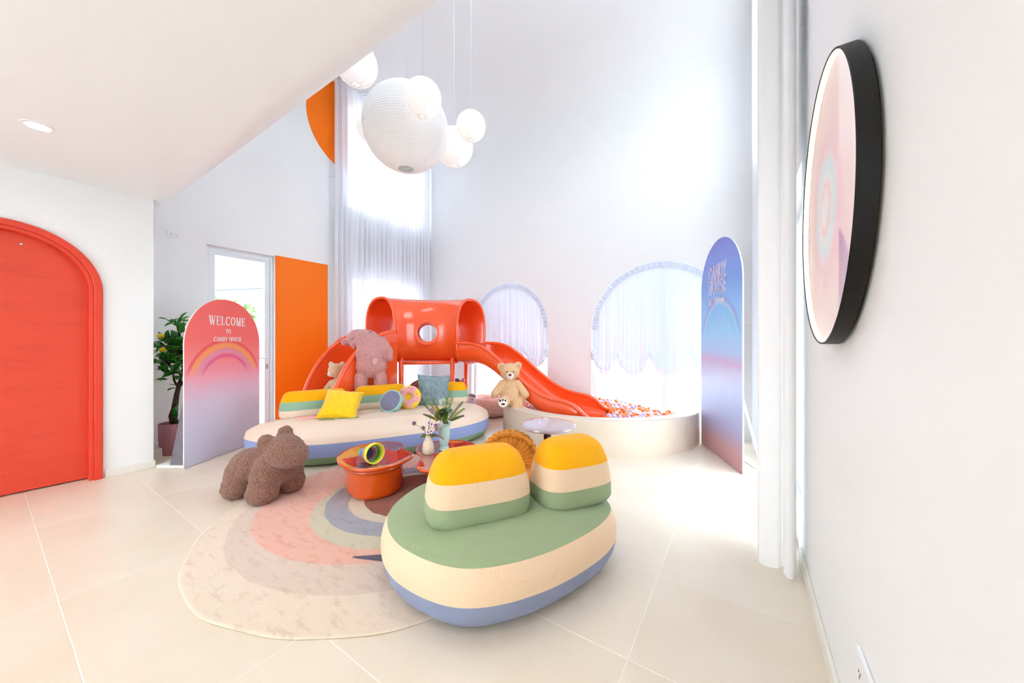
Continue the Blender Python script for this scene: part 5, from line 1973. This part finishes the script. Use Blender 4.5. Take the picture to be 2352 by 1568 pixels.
# ---- paper lanterns
PAPER = {}
def paper(name, estr):
    k = NT(name)
    k.b.inputs['Base Color'].default_value = (.80, .79, .78, 1) if estr else (.72, .70, .69, 1)
    k.b.inputs['Roughness'].default_value = .8
    k.b.inputs['Emission Color'].default_value = (1, .97, .94, 1)
    k.b.inputs['Emission Strength'].default_value = estr
    return k.m
LIT = paper('lit_rice_paper', .055)
PAPER_GLOW = paper('faint_glow_rice_paper', .014)  # faint emission stands in for light passing through the paper
WIRE = mat('pale_lantern_wire', '#EDE6E2', .6)
CORD = mat('white_lamp_cord', '#DCDDE2', .6)


def lantern(label, cx_, cy_, cz_, r, m):
    t = thing('paper_lantern', label, 'pendant lamp', (cx_, cy_, cz_), 0, 'round paper pendant lanterns')
    NR = 48
    prof = []
    for i in range(NR * 4 + 1):
        a = -PI / 2 * .88 + PI * .88 * i / (NR * 4)
        rr = r * math.cos(a) + .005 * r / .4 * abs(math.sin(PI * i / 4))
        prof.append((rr, r * 1.0 * math.sin(a)))
    sh = lathe('shade', prof, 72, m, t, close=False)
    for q in range(8):
        az = 2 * PI * q / 8 + .3
        tube('rib', [((r + .002) * math.cos(a) * math.cos(az), (r + .002) * math.cos(a) * math.sin(az), (r + .002) * math.sin(a)) for a in np.linspace(-PI / 2 * .88, PI / 2 * .88, 25)], .001 + .0025 * r, WIRE, sh, 5)
    rb = r * math.cos(PI / 2 * .88); zb_ = -r * math.sin(PI / 2 * .88)
    tube('bottom_ring', [(rb * math.cos(a), rb * math.sin(a), zb_) for a in np.linspace(0, 2 * PI, 33)[:-1]], .0022 + .004 * r, WIRE, t, 6, True)
    tube('wire_brace', [(-rb, 0, zb_), (rb, 0, zb_)], .0025, WIRE, t, 5)
    tube('top_ring', [(rb * math.cos(a), rb * math.sin(a), -zb_) for a in np.linspace(0, 2 * PI, 33)[:-1]], .003, WIRE, t, 6, True)
    tube('cord', [(0, 0, -zb_ - .02), (0, 0, (ZC - cz_) * .5), (0, 0, ZC - cz_)], .0035, CORD, t, 6)
    tube('top_brace', [(-rb, 0, -zb_), (rb, 0, -zb_)], .0025, WIRE, t, 5)
    return t


lantern('largest round paper lantern, unlit but given a faint glow, in the middle of the cluster', -2.803, 2.344, 3.364, .405, PAPER_GLOW)
lantern('small glowing paper lantern in front of the largest one', -2.247, 2.052, 3.287, .152, LIT)
lantern('glowing paper lantern low on the right, behind the smallest one', -2.716, 2.941, 3.430, .208, LIT)
lantern('smallest glowing paper lantern, furthest right', -2.136, 2.544, 3.268, .134, LIT)
lantern('glowing paper lantern half hidden left of the largest one', -3.864, 2.722, 3.938, .20, LIT)
lantern('glowing paper lantern partly hidden by the low ceiling edge', -3.310, 2.130, 4.082, .205, LIT)

# ---- round mirror-glass light picture on the right wall
MY, MZ, MR, MD = 1.628, 1.716, .47, .05
t = thing('round_wall_light', 'large round black-rimmed glowing picture with pink rings on the right wall', 'wall art', (XR, MY, MZ))
RIM = mat('matte_black_rim', '#0d0c0c', .55, .35, var=.2, vscale=40)
rotx = (0, -PI / 2, 0)
lathe('rim', [(MR - .02, .010), (MR, .010), (MR, MD), (MR - .003, MD + .002), (MR - .006, MD), (MR - .006, .02)], 128, RIM, t, rot=rotx, close=False)
lathe('rim_liner', [(MR - .0065, MD - .001), (MR - .0065, .038)], 128, TRIMW, t, rot=rotx, close=False)
lathe('back_glow_strip', [(MR - .035, .009), (MR - .035, .001)], 128, mat('dim_warm_led', '#fff3dd', .5, emit='#ffdcae', estr=.10), t, rot=rotx, close=False)
lathe('led_strip', [(MR - .0085, MD - .003), (MR - .0085, MD - .006)], 128, mat('warm_led_strip', '#fff3dd', .5, emit='#ffdcae', estr=2.2), t, rot=rotx, close=False)
def art_print():
    k = NT('pink_ring_art_print')
    v = k.coord(); s = k.sep(v)
    d = k.math('SQRT', k.math('ADD', k.math('MULTIPLY', s[0], s[0]), k.math('MULTIPLY', s[1], s[1])))
    col = k.ramp(k.math('DIVIDE', d, MR), [(0.0, hexc('#C9D3D6')), (.10, hexc('#D9C3BC')), (.17, hexc('#F08E74')), (.23, hexc('#C9BDB8')), (.31, hexc('#9FBAC0')), (.38, hexc('#D79AA0')), (.45, hexc('#E87C7C')), (.60, hexc('#EC9688')), (.78, hexc('#EBAA8E')), (.95, hexc('#E6BCB2')), (1.0, hexc('#EBD0C4'))])
    k.l(col, k.b.inputs['Base Color'])
    k.b.inputs['Roughness'].default_value = .3
    k.b.inputs['Coat Weight'].default_value = 1.0
    k.b.inputs['Coat Roughness'].default_value = .02
    return k.m
lathe('art_disc', [(0, .040), (MR - .007, .040)], 128, art_print(), t, rot=rotx, close=False)
lathe('back_plate', [(0, .004), (MR - .012, .004)], 64, RIM, t, rot=rotx, close=False)

# ---- sockets
SOCK = mat('white_socket_plastic', '#EDEFF1', .35)
HOLE = mat('dark_socket_slot', '#4a4440', .6)
def socket(label, loc, rot, n=2, w=.125, h=.075):
    t = thing('wall_socket', label, 'wall socket', loc); t.rotation_euler = rot
    bx = boxo('plate', -w / 2, w / 2, -h / 2, h / 2, 0, .010, SOCK, t, .003)
    boxo('insert', -w * .36, w * .36, -h * .28, h * .28, .010, .0125, SOCK, bx, .001)
    for i in range(n):
        x = (i - (n - 1) / 2) * w * .36
        for dx, dy in ((-.008, .004), (.008, .004), (0, -.009)):
            boxo('slot', x + dx - .0022, x + dx + .0022, dy - .004, dy + .004, .0122, .0132, HOLE, bx)
    return t
socket('double wall socket high on the left wall by the glass door', (XL, 1.305, 2.545), (PI / 2, 0, PI / 2))
socket('double wall socket low on the right wall', (XR, 1.30, .345), (PI / 2, 0, -PI / 2), 2, .16, .10)
socket('wall switch low on the left wall behind the lemon tree', (XL, 1.50, .58), (PI / 2, 0, PI / 2), 1, .075, .11)
